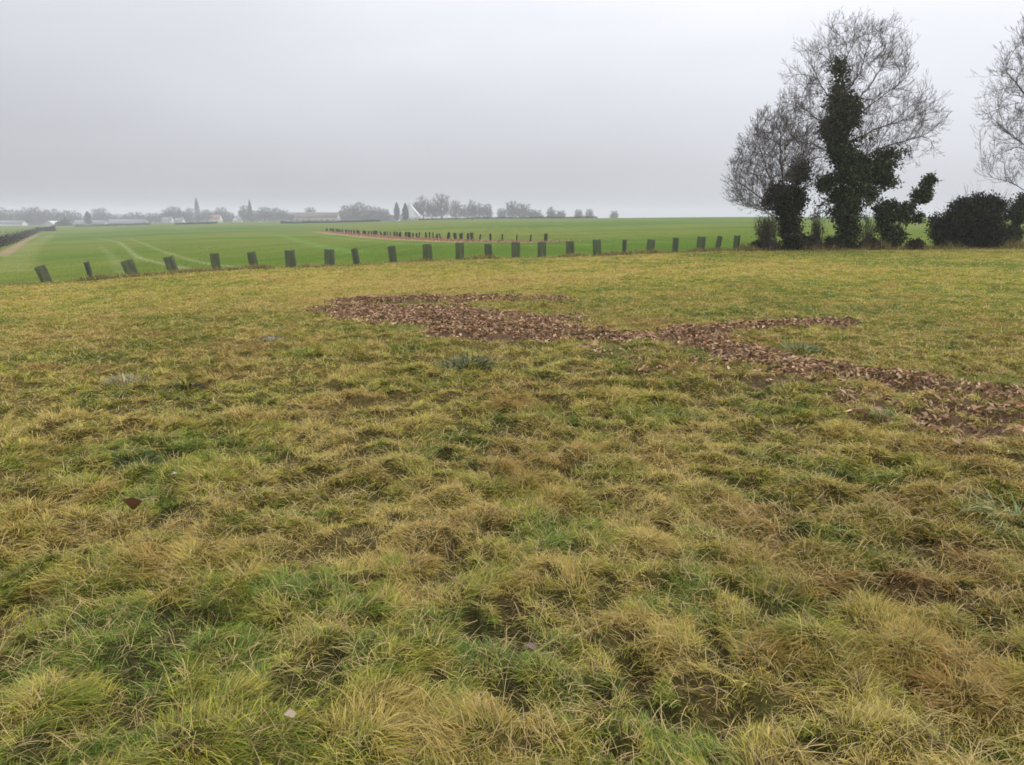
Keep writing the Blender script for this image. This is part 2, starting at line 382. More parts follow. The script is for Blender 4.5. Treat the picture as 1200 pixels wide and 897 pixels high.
def sub(mask, extra_tris, name, mat, colr):
    q = Q[mask]; used = np.unique(np.concatenate([q.ravel(), extra_tris.ravel()])) if len(extra_tris) else np.unique(q)
    mp_ = np.full(len(gx), -1); mp_[used] = np.arange(len(used))
    me = fast_mesh(name, gv[used], tris=mp_[extra_tris] if len(extra_tris) else None, quads=mp_[q], col=colr[used])
    me.polygons.foreach_set('use_smooth', np.ones(len(me.polygons), bool))
    return tag(link(name, me, mat), kind='structure')
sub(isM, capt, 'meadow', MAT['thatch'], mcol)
sub(~isM, np.zeros((0, 3), int), 'field', MAT['crop'], fcol)

# ------------------------------------------------------------------ grass blades
def blades(x, y, z, head, e0, bend, L, W, col, seg):
    """arched tapering strips; seg segments, last one a point"""
    n = len(x); out_v = np.zeros((n, 2 * seg + 1, 3), np.float32)
    p = np.stack([x, y, z], 1); hx, hy = np.cos(head), np.sin(head); sx, sy = -hy, hx
    tw = rng.uniform(-.6, .6, n)
    e = e0.copy(); step = L / seg; floor_z = z - .025
    for k in range(seg + 1):
        wd = W * (1 - .25 * k / seg) * .5
        if k < seg:
            off = np.stack([sx * np.cos(tw), sy * np.cos(tw), np.sin(tw)], 1) * wd[:, None]
            out_v[:, 2 * k] = p - off; out_v[:, 2 * k + 1] = p + off
        else: out_v[:, 2 * k] = p
        ce = np.cos(e); p = p + np.stack([hx * ce, hy * ce, np.sin(e)], 1) * step[:, None]
        p[:, 2] = np.maximum(p[:, 2], floor_z)
        e = e - bend / seg; 
    nvp = 2 * seg + 1; base = np.arange(n)[:, None] * nvp
    quads = np.concatenate([base + np.array([2 * k, 2 * k + 1, 2 * k + 3, 2 * k + 2]) for k in range(seg - 1)]) if seg > 1 else np.zeros((0, 4), int)
    tris = base + np.array([2 * seg - 2, 2 * seg - 1, 2 * seg])
    return out_v.reshape(-1, 3), quads, tris, np.repeat(col, nvp, 0)
def join(parts):
    V = []; Qs = []; T = []; C = []; o = 0
    for v, q, t, c in parts:
        V.append(v); C.append(c)
        if len(q): Qs.append(q + o)
        if len(t): T.append(t + o)
        o += len(v)
    return np.concatenate(V), (np.concatenate(T) if T else None), (np.concatenate(Qs) if Qs else None), np.concatenate(C)

NB = 2400000
rg = np.linspace(.9, 46, 4000); dens = np.minimum(1, (3.6 / rg) ** 1.75) * rg
cdf = np.cumsum(dens); cdf /= cdf[-1]
def sample_wedge(n, half=41):
    r = np.interp(rng.random(n), cdf, rg); a = np.radians(rng.uniform(-half, half, n))
    return r * np.sin(a), r * np.cos(a), r
x, y, r = sample_wedge(NB)
ok = inside_meadow(x, y) > -.25
lc, ld = litter(x, y)
ok &= rng.random(len(x)) > .86 * sm(-.05, .5, lc) * ld
x, y, r = x[ok], y[ok], r[ok]
hg, bx, by, tr, q = tussock(x, y)
# thin out in the gaps between tussocks so the dark bottom shows
gap = sm(.95, 1.6, q) * (1 - .75 * sm(6, 16, r))
bare = hollow(x, y)
keep = rng.random(len(x)) > np.clip(.45 * gap + .45 * bare, 0, .7)
x, y, r, hg, bx, by, tr, q, bare = [v[keep] for v in (x, y, r, hg, bx, by, tr, q, bare)]
n = len(x); ro = rough(x, y)
z = meadow_z(x, y) - .004
r1, r2 = rng.random(n), rng.random(n)
sw = sward(x, y, r1, r2, tr)
flow = (fbm(x * .9, y * .9, 111, 2) - .5) * 9.0 + 2.6
rad_h = np.arctan2(by, bx)
lockx, locky = vnoise(x * 11, y * 11, 151) - .5, vnoise(x * 11 + 50, y * 11, 152) - .5       # locks of blades that lie together
l2x, l2y = vnoise(x * 27, y * 27, 153) - .5, vnoise(x * 27 + 50, y * 27, 154) - .5
dx = np.cos(rad_h) * .40 + np.cos(flow) * .45 + lockx * 3.4 + l2x * 2.4 + rng.normal(0, .55, n); dy = np.sin(rad_h) * .40 + np.sin(flow) * .45 + locky * 3.4 + l2y * 2.4 + rng.normal(0, .55, n)
head = np.arctan2(dy, dx)
flat = rng.random(n) < .35 + .5 * vnoise(x * 6, y * 6, 155)
e0 = np.where(flat, rng.uniform(.0, .5, n), rng.uniform(.4, 1.25, n)); bend = np.where(flat, rng.uniform(.0, .9, n), rng.uniform(.5, 2.0, n))
lf = fbm(x * 1.6, y * 1.6, 121, 3)
L = (.028 + .050 * sm(.35, .75, lf) * (.4 + hg)) * rng.uniform(.5, 1.6, n) * (.6 + .45 * ro) + .014
L *= 1 - .4 * sm(8, 20, r)
W = .0020 * np.maximum(1, (r / 3.6) ** .88) * rng.uniform(.7, 1.4, n)
# in the pockets only short dead brown growth is left
dead = rng.random(n) < .80 * bare
L = np.where(dead, rng.uniform(.015, .045, n), L); e0 = np.where(dead, rng.uniform(0, .8, n), e0)
sw = np.where(dead[:, None], np.array([[.10, .062, .028], [.055, .04, .022], [.16, .10, .05], [.07, .075, .025]])[rng.integers(0, 4, n)] * rng.uniform(.6, 1.2, n)[:, None], sw)
brown = rng.random(n) < .04 + .22 * sm(.5, .8, vnoise(x * 9, y * 9, 161))
sw = np.where(brown[:, None], np.array([[.13, .075, .032], [.075, .048, .024], [.20, .12, .05]])[rng.integers(0, 3, n)] * rng.uniform(.6, 1.3, n)[:, None], sw)
# loose straws lying over the sward
st = rng.random(n) < .06; L = np.where(st, rng.uniform(.05, .13, n), L); e0 = np.where(st, rng.uniform(.1, .8, n), e0); head = np.where(st, rng.uniform(0, 6.28, n), head); z = z + np.where(st, .02, 0)
sw = np.where(st[:, None], np.array([.46, .35, .14]) * rng.uniform(.45, 1.15, n)[:, None], sw)
nearm = r < 8
parts = []
for mk, sg in ((nearm, 3), (~nearm, 2)):
    parts.append(blades(x[mk], y[mk], z[mk], head[mk], e0[mk], bend[mk], L[mk], W[mk], sw[mk], sg))
V, T, Qd, C = join(parts)
tag(link('grass', fast_mesh('grass', V, T, Qd, C), MAT['blade']), 'matted yellow and green tussocky grass covering the whole meadow', 'grass', kind='stuff')

# ------------------------------------------------------------------ dead leaves in the strips
def leaf_mesh(x, y, z, size, col, tiltmax=.7, asp=.45):
    n = len(x); hd = rng.uniform(0, 2 * np.pi, n); tl = rng.uniform(-tiltmax, tiltmax, n); ro_ = rng.uniform(-tiltmax, tiltmax, n)
    f_ = np.stack([np.cos(hd) * np.cos(tl), np.sin(hd) * np.cos(tl), np.sin(tl)], 1)
    s0 = np.stack([-np.sin(hd), np.cos(hd), np.zeros(n)], 1); up = np.cross(f_, s0)
    s_ = s0 * np.cos(ro_)[:, None] + up * np.sin(ro_)[:, None]; up = np.cross(f_, s_)
    P = np.stack([x, y, z], 1); curl = rng.uniform(.05, .35, n)[:, None]
    sz = size[:, None]; wv = sz * (asp * rng.uniform(.7, 1.3, n))[:, None]
    v = np.stack([P - f_ * sz * .5, P - s_ * wv * .5 - f_ * sz * .08 + up * sz * curl, P + f_ * sz * .1 - up * sz * .06, P + s_ * wv * .5 - f_ * sz * .1 + up * sz * curl * .8,
                  P + f_ * sz * .5 + up * sz * curl * .6], 1)
    b = np.arange(n)[:, None] * 5
    tr_ = np.concatenate([b + np.array([0, 1, 2]), b + np.array([0, 2, 3]), b + np.array([1, 4, 2]), b + np.array([2, 4, 3])])
    return v.reshape(-1, 3), np.zeros((0, 4), int), tr_, np.repeat(col, 5, 0)
cand = 210000
lx = rng.uniform(-4.5, 8.5, cand); ly = rng.uniform(4.0, 17.0, cand)
lc, ld = litter(lx, ly)
pk = sm(-.25, .6, lc) * ld * (.35 + 1.2 * sm(.35, .6, fbm(lx * 2.6, ly * 2.6, 131, 3)))
kp = rng.random(cand) < np.clip(pk, 0, 1)
lx, ly, lc = lx[kp], ly[kp], lc[kp]; n = len(lx)
base = np.array([[.43, .27, .145], [.29, .175, .095], [.52, .37, .22], [.11, .068, .042], [.42, .25, .125], [.70, .54, .34]])
ci = rng.choice(6, n, p=[.32, .27, .10, .16, .15, 0])
lcol = base[ci] * rng.uniform(.75, 1.25, n)[:, None]
lz = meadow_z(lx, ly) + rng.uniform(.0, .035, n) + .02 * sm(0, .6, lc)
# scattered strays over the meadow
ns_ = 700; sx_, sy_, _ = sample_wedge(ns_); 
mk = inside_meadow(sx_, sy_) > 1; sx_, sy_ = sx_[mk], sy_[mk]
p1 = leaf_mesh(lx, ly, lz, rng.uniform(.02, .085, n), lcol)
V, T, Qd, C = join([p1])
tag(link('dead_leaves', fast_mesh('dead_leaves', V, T, Qd, C), MAT['leaf_dead']), 'long strips of brown dead leaves heaped across the middle of the meadow', 'dead leaves', kind='stuff')

# ------------------------------------------------------------------ tufts and plants in the meadow
def tuft(px, py, name, label, cat, n, rad_, hgt_, cols, wid=.006, el=(.5, 1.3), group=None):
    X, Y = gpt(px, py); z0 = gz(X, Y)
    o = empty(name, (X, Y, z0), label, cat, group)
    a = rng.uniform(0, 2 * np.pi, n); rr = rad_ * np.sqrt(rng.random(n)) * .6
    xx, yy = rr * np.cos(a), rr * np.sin(a)
    zz = meadow_z(xx + X, yy + Y) - z0
    h2 = a + rng.normal(0, .5, n)
    cc = np.array(cols)[rng.integers(0, len(cols), n)] * rng.uniform(.7, 1.3, n)[:, None]
    v, q_, t_, c_ = blades(xx, yy, zz, h2, rng.uniform(el[0], el[1], n), rng.uniform(.5, 1.9, n), hgt_ * rng.uniform(.5, 1.3, n), np.full(n, wid) * rng.uniform(.6, 1.3, n), cc, 3)
    link('leaves', fast_mesh('leaves', v, t_, q_, c_), MAT['pale_leaf'], o)
    return o
BG = [[.12, .17, .045], [.19, .23, .075], [.09, .125, .03], [.26, .28, .11]]
tuft(1192, 618, 'rush_tuft', 'blue-green tuft of long arching leaves at the right edge of the grass', 'plant', 170, .30, .19, BG, .006, el=(.2, .9))
tuft(545, 436, 'weed_clump', 'grey-green weed clump just below the left patch of dead leaves', 'plant', 380, .42, .15, [[.09, .105, .035], [.16, .17, .07], [.05, .06, .022]], .012)
tuft(148, 452, 'weed_clump', 'pale grey weed clump with browned grass in front of it', 'plant', 200, .28, .12, [[.22, .21, .12], [.34, .31, .20], [.11, .11, .05]], .012)
tuft(940, 412, 'weed_clump', 'dull green weed clump between the two arms of dead leaves', 'plant', 200, .42, .12, [[.09, .125, .04], [.15, .18, .07]], .014)
tuft(322, 402, 'weed_clump', 'small pale dried weed clump left of the leaf patch', 'plant', 110, .25, .1, [[.24, .23, .17], [.14, .13, .09]], .012)
tuft(165, 553, 'weed_clump', 'dark green clump in the grass left of centre', 'plant', 160, .16, .13, [[.05, .08, .03], [.07, .10, .035]], .008)
tuft(215, 457, 'weed_clump', 'very dark low clump right of the pale grey weed', 'plant', 160, .26, .08, [[.035, .04, .02], [.06, .06, .03]], .012)
tuft(1035, 500, 'weed_clump', 'blue-green weed tuft beside the lower leaf strip', 'plant', 120, .16, .12, BG, .007)
tuft(868, 420, 'weed_clump', 'dark weed clump growing in the leaf strip', 'plant', 110, .22, .10, [[.07, .085, .03], [.11, .12, .05]], .012)
def single_leaf(px, py, label, size, colr, tilt):
    X, Y = gpt(px, py); z0 = gz(X, Y) + .05
    v, q_, t_, c_ = leaf_mesh(np.zeros(1), np.zeros(1), np.zeros(1), np.array([size]), np.array([colr]), tiltmax=tilt, asp=.6)
    o = link('dead_leaf', fast_mesh('dead_leaf', v, t_, q_, c_), MAT['leaf_dead']); o.location = (X, Y, z0)
    tag(o, label, 'dead leaf')
single_leaf(206, 577, 'small pale fallen leaf lying on the grass at left', .05, (.46, .42, .34), .3)
single_leaf(158, 622, 'brown curled leaf standing up in the grass at left', .13, (.15, .075, .035), 1.2)
single_leaf(622, 776, 'dark purple-brown dead leaf in a hollow of the near grass', .06, (.10, .06, .04), .8)
single_leaf(342, 870, 'pale dead leaf near the bottom edge left of centre', .045, (.30, .22, .15), .6)
single_leaf(676, 407, 'pale yellowish leaf at the lower edge of the leaf patch', .07, (.50, .42, .26), .4)

# ------------------------------------------------------------------ branching trees
def grow(att, root, step=.25, di=1.6, dk=.45, iters=150, up=.12, jitter=.12, outw=.25, gapf=1.1, limbs=()):
    """space colonisation: attractor points pull a skeleton that starts from a polyline"""
    pos = [np.array(p, float) for p in root]; par = [-1] + list(range(len(root) - 1))
    for lb_ in limbs:
        q0 = int(np.argmin([np.linalg.norm(p - lb_[0]) for p in pos]))
        for p in lb_: pos.append(np.array(p, float)); par.append(q0); q0 = len(pos) - 1
    att = np.array(att, float); g_ = vnoise(att[:, 0] * gapf, att[:, 2] * gapf, 8) * .6 + vnoise(att[:, 1] * gapf + att[:, 0] * .7 * gapf, att[:, 2] * 1.6 * gapf, 9) * .4; att = att[g_ > .34]; P = np.array(pos); hub = P[len(root) // 2]
    D = np.linalg.norm(att[:, None] - P[None], axis=2); nn = D.argmin(1); nd = D.min(1); alive = nd > dk * .5
    pos = list(P); used = {}
    for it in range(iters):
        act = alive & (nd < (di if it > 4 else 99))
        if not act.any():
            if not alive.any(): break
            act = alive & (nd < nd[alive].min() * 1.3)
        Pn = np.array(pos)
        dirs = att[act] - Pn[nn[act]]; dirs /= np.linalg.norm(dirs, axis=1)[:, None] + 1e-9
        acc = np.zeros_like(Pn); np.add.at(acc, nn[act], dirs); cnt = np.bincount(nn[act], minlength=len(Pn))
        ids = np.nonzero(cnt)[0]; new = []; newp = []
        for i in ids:
            if used.get(i, 0) > 3: continue
            v = acc[i] / (np.linalg.norm(acc[i]) + 1e-9)
            pd = Pn[i] - Pn[par[i]] if par[i] >= 0 else np.array([0, 0, 1.0]); pd = pd / (np.linalg.norm(pd) + 1e-9)
            rv = Pn[i] - hub; rv = rv / (np.linalg.norm(rv) + 1e-9)
            v = v + pd * .85 + rv * outw + np.array([0, 0, up]) + rng.normal(0, jitter, 3); v /= np.linalg.norm(v)
            new.append(Pn[i] + v * step); newp.append(i); used[i] = used.get(i, 0) + 1
        if not new: break
        s = len(pos); pos += new; par += newp
        Nw = np.array(new); ai = np.nonzero(alive)[0]
        D = np.linalg.norm(att[ai][:, None] - Nw[None], axis=2); m = D.min(1); am = D.argmin(1)
        b = m < nd[ai]; nd[ai[b]] = m[b]; nn[ai[b]] = am[b] + s
        alive &= nd > dk
    return np.array(pos), np.array(par)
def radii(par, n, tip, expo=2.4, cap=9.0):
    acc = np.zeros(n); kids = np.zeros(n, int)
    for i in range(n):
        if par[i] >= 0: kids[par[i]] += 1
    for i in range(n - 1, -1, -1):
        if kids[i] == 0: acc[i] = tip ** expo
        if par[i] >= 0: acc[par[i]] += acc[i]
    return np.minimum(acc ** (1 / expo), cap), kids
def tubes(P0, P1, R0, R1, k):
    n = len(P0); d = P1 - P0; d /= np.linalg.norm(d, axis=1)[:, None] + 1e-9
    ref = np.where(np.abs(d[:, 2:3]) < .9, np.array([[0, 0, 1.0]]), np.array([[1.0, 0, 0]]))
    u = np.cross(d, ref); u /= np.linalg.norm(u, axis=1)[:, None]; v = np.cross(d, u)
    a = np.arange(k) * 2 * np.pi / k; ring = u[:, None] * np.cos(a)[None, :, None] + v[:, None] * np.sin(a)[None, :, None]
    V = np.concatenate([P0[:, None] + ring * R0[:, None, None], P1[:, None] + ring * R1[:, None, None]], 1)
    b = np.arange(n)[:, None] * 2 * k
    q = np.concatenate([b + np.array([i, (i + 1) % k, k + (i + 1) % k, k + i]) for i in range(k)])
    return V.reshape(-1, 3), q
def twiglets(P, par, rad_, kids, per, ln, tipr, thr, upb=.26, gen=2):
    """side shoots on thin wood, each shoot with shoots of its own"""
    ids = np.nonzero((rad_ < thr) & (par >= 0))[0]
    segs = []
    base = np.repeat(ids, per); t = rng.random(len(base))[:, None]
    p = P[base] * t + P[par[base]] * (1 - t); d0 = P[base] - P[par[base]]; d0 /= np.linalg.norm(d0, axis=1)[:, None] + 1e-9
    L_ = ln
    for g in range(gen):
        d = d0 * 1.0 + rng.normal(0, .42, p.shape) + np.array([0, 0, upb]); d /= np.linalg.norm(d, axis=1)[:, None]
        l = L_ * rng.uniform(.5, 1.3, len(p)); mid = p + d * (l * .5)[:, None]
        d2 = d + rng.normal(0, .13, p.shape) + np.array([0, 0, upb * .4]); d2 /= np.linalg.norm(d2, axis=1)[:, None]
        end = mid + d2 * (l * .5)[:, None]; rr = np.full(len(p), tipr)
        segs.append((p, mid, rr, rr * .8)); segs.append((mid, end, rr * .8, rr * .45))
        if g + 1 < gen:
            k = 2; tt = rng.random((len(p) * k, 1)); ii = np.repeat(np.arange(len(p)), k)
            p = mid[ii] * (1 - tt) + end[ii] * tt; d0 = d2[ii]; L_ = L_ * .6
    return segs
def build_tree(name, root, att, label, cat, origin, tip=.010, tw_per=2, tw_len=.35, tw_r=.006, thr=.03, split=.055, cap=.3, group=None, mats=('bark', 'twig'),
               step=.25, di=1.6, dk=.45, up=.12, gen=2, jitter=.12, expo=2.4, limbs=()):
    P, par = grow(att, root, step, di, dk, up=up, jitter=jitter, limbs=limbs)
    rd, kids = radii(par, len(P), tip, expo, cap)
    nroot = len(root)
    e = np.nonzero(par >= 0)[0]; r1_ = rd[e]; r0_ = np.minimum(rd[par[e]], np.maximum(r1_ * 1.35, r1_ + .004))
    r0_ = np.where(e < nroot, rd[par[e]], r0_)
    O = np.array(origin); o = empty(name, origin, label, cat, group)
    big_ = r1_ > split
    if big_.any():
        v, q_ = tubes(P[par[e[big_]]] - O, P[e[big_]] - O, r0_[big_], r1_[big_], 8); me = fast_mesh('trunk', v, None, q_)
        me.polygons.foreach_set('use_smooth', np.ones(len(me.polygons), bool)); link('trunk', me, MAT[mats[0]], o)
    segs = [(P[par[e[~big_]]], P[e[~big_]], r0_[~big_], r1_[~big_])] + twiglets(P, par, rd, kids, tw_per, tw_len, tw_r, thr, gen=gen)
    v, q_ = tubes(np.concatenate([s[0] for s in segs]) - O, np.concatenate([s[1] for s in segs]) - O, np.concatenate([s[2] for s in segs]), np.concatenate([s[3] for s in segs]), 3)
    link('crown', fast_mesh('crown', v, None, q_), MAT[mats[1]], o)
    return o, P, par, rd
def in_blobs(n, blobs):
    """points spread through a union of ellipsoids (centre xyz, radii xyz)"""
    vol = np.array([b[3] * b[4] * b[5] for b in blobs]); c = rng.choice(len(blobs), n, p=vol / vol.sum()); B = np.array(blobs)[c]
    d = rng.normal(0, 1, (n, 3)); d /= np.linalg.norm(d, axis=1)[:, None]; rr = rng.random(n) ** (1 / 3)
    return B[:, :3] + d * rr[:, None] * B[:, 3:6]
def blob(px, py, Y, rx, ry, rz=None):
    s = Y / 922.0; c = at(px, py, Y); return (c[0], c[1], c[2], rx * s, (rz if rz is not None else (rx + ry) / 2) * s, ry * s)
def leaves_at(P, size, cols, lo=.7, hi=1.4, asp=.85, tilt=1.4):
    n = len(P); c = np.array(cols)[rng.integers(0, len(cols), n)] * rng.uniform(.6, 1.4, n)[:, None]
    return leaf_mesh(P[:, 0], P[:, 1], P[:, 2], size * rng.uniform(lo, hi, n), c, tiltmax=tilt, asp=asp)
IVY = [[.022, .036, .010], [.036, .054, .015], [.015, .024, .008], [.070, .085, .028], [.10, .12, .04]]
def ivy_part(parent, blobs, n, size, cols=IVY, clump=.16, name='ivy', gaps=.42):
    blobs = [b[:3] + tuple(v * .82 for v in b[3:]) for b in blobs]
    O = np.array(parent.location)
    c = in_blobs(max(20, n // 14), blobs); g_ = vnoise(c[:, 0] * 2.6 + 9, c[:, 2] * 2.6, 5) * .6 + vnoise(c[:, 1] * 3 + c[:, 0], c[:, 2] * 4.5, 6) * .4; c = c[g_ > gaps]
    # clumps of leaves, thinned by a 3-D pattern so gaps stay
    c = c + rng.normal(0, .07, c.shape); p = np.repeat(c, 26, 0) + rng.normal(0, clump, (len(c) * 26, 3)) * np.array([1, 1, .8])
    v, q_, t_, c_ = leaves_at(p - O, size, cols)
    return link(name, fast_mesh(name, v, t_, q_, c_), MAT['ivy'], parent)
def trunk_line(pts):
    """dense polyline through (px,py,Y) points"""
    W3 = [np.array(at(*p)) for p in pts]; res = [W3[0]]
    for a, b in zip(W3[:-1], W3[1:]):
        k = max(1, int(np.linalg.norm(b - a) / .25))
        for i in range(1, k + 1): res.append(a + (b - a) * i / k + rng.normal(0, .015, 3))
    return res

def limbs_of(lst, Y):
    out_ = []
    for pts, dy in lst:
        m_ = len(pts) - 1; out_.append([np.array(p) for p in trunk_line([(a, b, Y + dy * i / m_) for i, (a, b) in enumerate(pts)])][1:])
    return out_
# the big ivy-clad tree
YT = 34.0
bz = at(990, 292, YT)
att = in_blobs(1900, [blob(1000, 108, YT, 66, 76, 64), blob(1050, 146, YT, 48, 44, 52), blob(962, 142, YT, 46, 46, 46), blob(1012, 76, YT, 48, 44, 42), blob(1030, 175, YT, 62, 22, 40),
                       blob(945, 190, YT, 32, 30, 35), blob(1085, 150, YT, 20, 18, 25)])
root = trunk_line([(990, 294, YT), (988, 250, YT), (985, 200, YT), (987, 150, YT), (986, 110, YT), (990, 70, YT)])
big_tree, P_, par_, rd_ = build_tree('ivy_clad_tree', root, att, 'tallest bare tree with thick dark ivy up its trunk, on the hedge line', 'tree', bz, tip=.0068, tw_per=3, tw_len=.50, tw_r=.0048, thr=.018,
                                     cap=.27, di=3.2, dk=.42, step=.28, up=.20, gen=3, expo=2.02, jitter=.06, limbs=limbs_of([([(986, 110), (974, 75), (970, 45)], -.8), ([(988, 80), (1000, 50), (1003, 25)], .6), ([(987, 115), (1008, 85), (1018, 50)], -1), ([(988, 135), (1020, 100), (1042, 62)], 1.2), ([(988, 150), (1022, 122), (1062, 92)], -1.4),
                                     ([(990, 170), (1030, 150), (1082, 134)], 1.0), ([(990, 195), (1035, 172), (1080, 160)], -.8), ([(984, 130), (962, 100), (950, 75)], 1.0), ([(984, 160), (955, 138), (930, 118)], -1.2), ([(984, 185), (955, 170), (932, 165)], 1.2)], YT))
ivy_part(big_tree, [blob(989, 275, YT, 17, 24), blob(990, 240, YT, 20, 26), blob(992, 212, YT, 24, 24), blob(987, 180, YT, 21, 26), blob(985, 150, YT, 22, 22), blob(987, 128, YT, 16, 22),
    blob(981, 104, YT, 9, 18), blob(985, 84, YT, 5, 18), blob(1002, 122, YT, 8, 9), blob(1020, 195, YT, 24, 17), blob(1042, 188, YT, 20, 13), blob(1030, 212, YT, 20, 12), blob(1012, 232, YT, 14, 20),
    blob(966, 215, YT, 9, 10), blob(968, 240, YT, 8, 9), blob(1057, 180, YT, 6, 6), blob(968, 160, YT, 9, 10), blob(1008, 165, YT, 8, 8), blob(1005, 258, YT, 10, 16)],
    50000, .09, clump=.15, gaps=.49)

# the smaller left tree
YS = 33.2; bz = at(926, 291, YS)
att = in_blobs(1500, [blob(905, 192, YS, 42, 54, 46), blob(887, 215, YS, 30, 38, 38), blob(916, 162, YS, 22, 34, 28), blob(872, 232, YS, 18, 16, 25), blob(940, 190, YS, 22, 40, 25)])
root = trunk_line([(926, 293, YS), (922, 262, YS), (918, 240, YS)])
small_tree, *_ = build_tree('ivy_clad_tree', root, att, 'smaller bushy bare tree left of the tallest tree, ivy on its short trunk', 'tree', bz, tip=.0068, tw_per=4, tw_len=.42, tw_r=.0056, thr=.02,
                            cap=.17, di=2.8, dk=.38, up=.2, expo=2.08, gen=3, jitter=.06,
                            limbs=limbs_of([([(920, 245), (903, 212), (890, 172), (886, 150)], -.8), ([(919, 238), (915, 190), (914, 150), (918, 125)], .5), ([(920, 255), (892, 232), (862, 212)], .8), ([(919, 240), (934, 200), (942, 165)], -.6), ([(921, 260), (896, 248), (866, 240)], -.8)], YS))
ivy_part(small_tree, [blob(926, 280, YS, 12, 15), blob(925, 256, YS, 9, 16), blob(928, 234, YS, 14, 13), blob(937, 210, YS, 10, 16), blob(941, 196, YS, 5, 8), blob(933, 223, YS, 9, 9), blob(912, 225, YS, 11, 9), blob(903, 238, YS, 7, 6), blob(918, 244, YS, 9, 8)],
         12000, .085, clump=.15, gaps=.5, cols=[[.02, .028, .011], [.032, .038, .015], [.055, .052, .022]])

# ivy stub leaning right, then the dark bush, then the right-hand tree
YL = 34.5; bz = at(1046, 293, YL)
att = in_blobs(120, [blob(1088, 215, YL, 8, 14), blob(1040, 250, YL, 10, 14), blob(1070, 240, YL, 12, 8)])
root = trunk_line([(1046, 294, YL), (1052, 268, YL), (1064, 244, YL), (1080, 228, YL), (1090, 208, YL)])
stub, *_ = build_tree('ivy_clad_stump', root, att, 'broken trunk leaning right, wrapped in ivy, between the tallest tree and dark bush', 'tree stump', bz, tip=.008, tw_per=1, tw_len=.25, cap=.15, di=3, dk=.3)
ivy_part(stub, [blob(1046, 277, YL, 12, 16), blob(1038, 255, YL, 12, 13), blob(1030, 248, YL, 6, 8), blob(1043, 240, YL, 8, 6), blob(1058, 252, YL, 10, 10), blob(1070, 238, YL, 10, 8), blob(1082, 228, YL, 9, 9),
    blob(1088, 215, YL, 6, 9), blob(1091, 203, YL, 3, 4), blob(1076, 256, YL, 4, 8), blob(1032, 270, YL, 5, 9), blob(1064, 244, YL, 8, 8), blob(1077, 232, YL, 7, 7)], 8000, .085, clump=.08, gaps=.30)
YB = 34.8
def bush(name, label, blobs, n, base_px, size, cols, twn, group=None, cat='bush', clump=.14, Yb=YB):
    b0 = at(base_px[0], base_px[1], Yb); b0 = (b0[0], b0[1], float(base_z(b0[0], b0[1])) - .05)
    o = empty(name, b0, label, cat, group)
    O = np.array(b0)
    if n: ivy_part(o, blobs, n, size, cols, clump, 'foliage', gaps=.50)
    tips = in_blobs(twn, blobs); k = len(tips); st = np.stack([tips[:, 0] * .35 + b0[0] * .65 + rng.normal(0, .1, k), np.full(k, b0[1]) + rng.normal(0, .2, k), np.full(k, b0[2])], 1)
    mid = (st + tips) / 2 + rng.normal(0, .08, (k, 3)); end = tips + (tips - mid) * rng.uniform(.1, .5, (k, 1)) + rng.normal(0, .05, (k, 3))
    r_ = np.full(k, .012)
    v, q_ = tubes(np.concatenate([st, mid, tips]) - O, np.concatenate([mid, tips, end]) - O, np.concatenate([r_, r_ * .7, r_ * .5]), np.concatenate([r_ * .7, r_ * .5, r_ * .25]), 3)
    link('stems', fast_mesh('stems', v, None, q_), MAT['twig'], o)
    return o
DARK = [[.016, .022, .009], [.026, .034, .013], [.012, .016, .008], [.045, .048, .02]]
bush('dense_bush', 'big rounded almost black evergreen bush at the right end of the hedge line', [blob(1143, 254, YB, 33, 27, 30), blob(1124, 264, YB, 24, 26, 26), blob(1163, 247, YB, 17, 22, 24), blob(1138, 238, YB, 14, 15, 16), blob(1148, 278, YB, 34, 14, 26), blob(1176, 246, YB, 12, 16, 14)],
     30000, (1146, 294), .085, DARK, 600)
bush('thin_bush', 'thinner straggly dark bush leaning on the left side of the big black bush', [blob(1103, 270, YB, 12, 20, 14), blob(1097, 256, YB, 9, 9, 10), blob(1112, 280, YB, 12, 12, 12)], 4200, (1105, 294), .075, DARK, 120)
YR = 35.5; bz = at(1184, 293, YR)
att = in_blobs(2200, [blob(1240, 110, YR, 78, 92, 80), blob(1215, 190, YR, 55, 38, 50), blob(1255, 60, YR, 70, 60, 60), blob(1192, 205, YR, 32, 18, 30), blob(1290, 130, YR, 60, 90, 70)])
root = trunk_line([(1184, 294, YR), (1189, 262, YR), (1198, 238, YR), (1222, 190, YR), (1236, 140, YR)])
right_tree, *_ = build_tree('bare_tree', root, att, 'bare tree cut by the right edge of the picture, only its twigs showing', 'tree', bz, tip=.0068, tw_per=2, tw_len=.5, tw_r=.0050, thr=.02, cap=.2, di=3.2, dk=.44, up=.08, expo=2.05, gen=3, jitter=.06, limbs=limbs_of([([(1222, 190), (1195, 165), (1172, 150)], -1), ([(1230, 160), (1200, 110), (1180, 85)], 1), ([(1205, 225), (1180, 212), (1155, 206)], .8), ([(1236, 140), (1215, 90), (1195, 40)], -.8)], YR))
ivy_part(right_tree, [blob(1186, 275, YR, 9, 14), blob(1193, 252, YR, 8, 14), blob(1202, 236, YR, 8, 10)], 4500, .08, clump=.10)

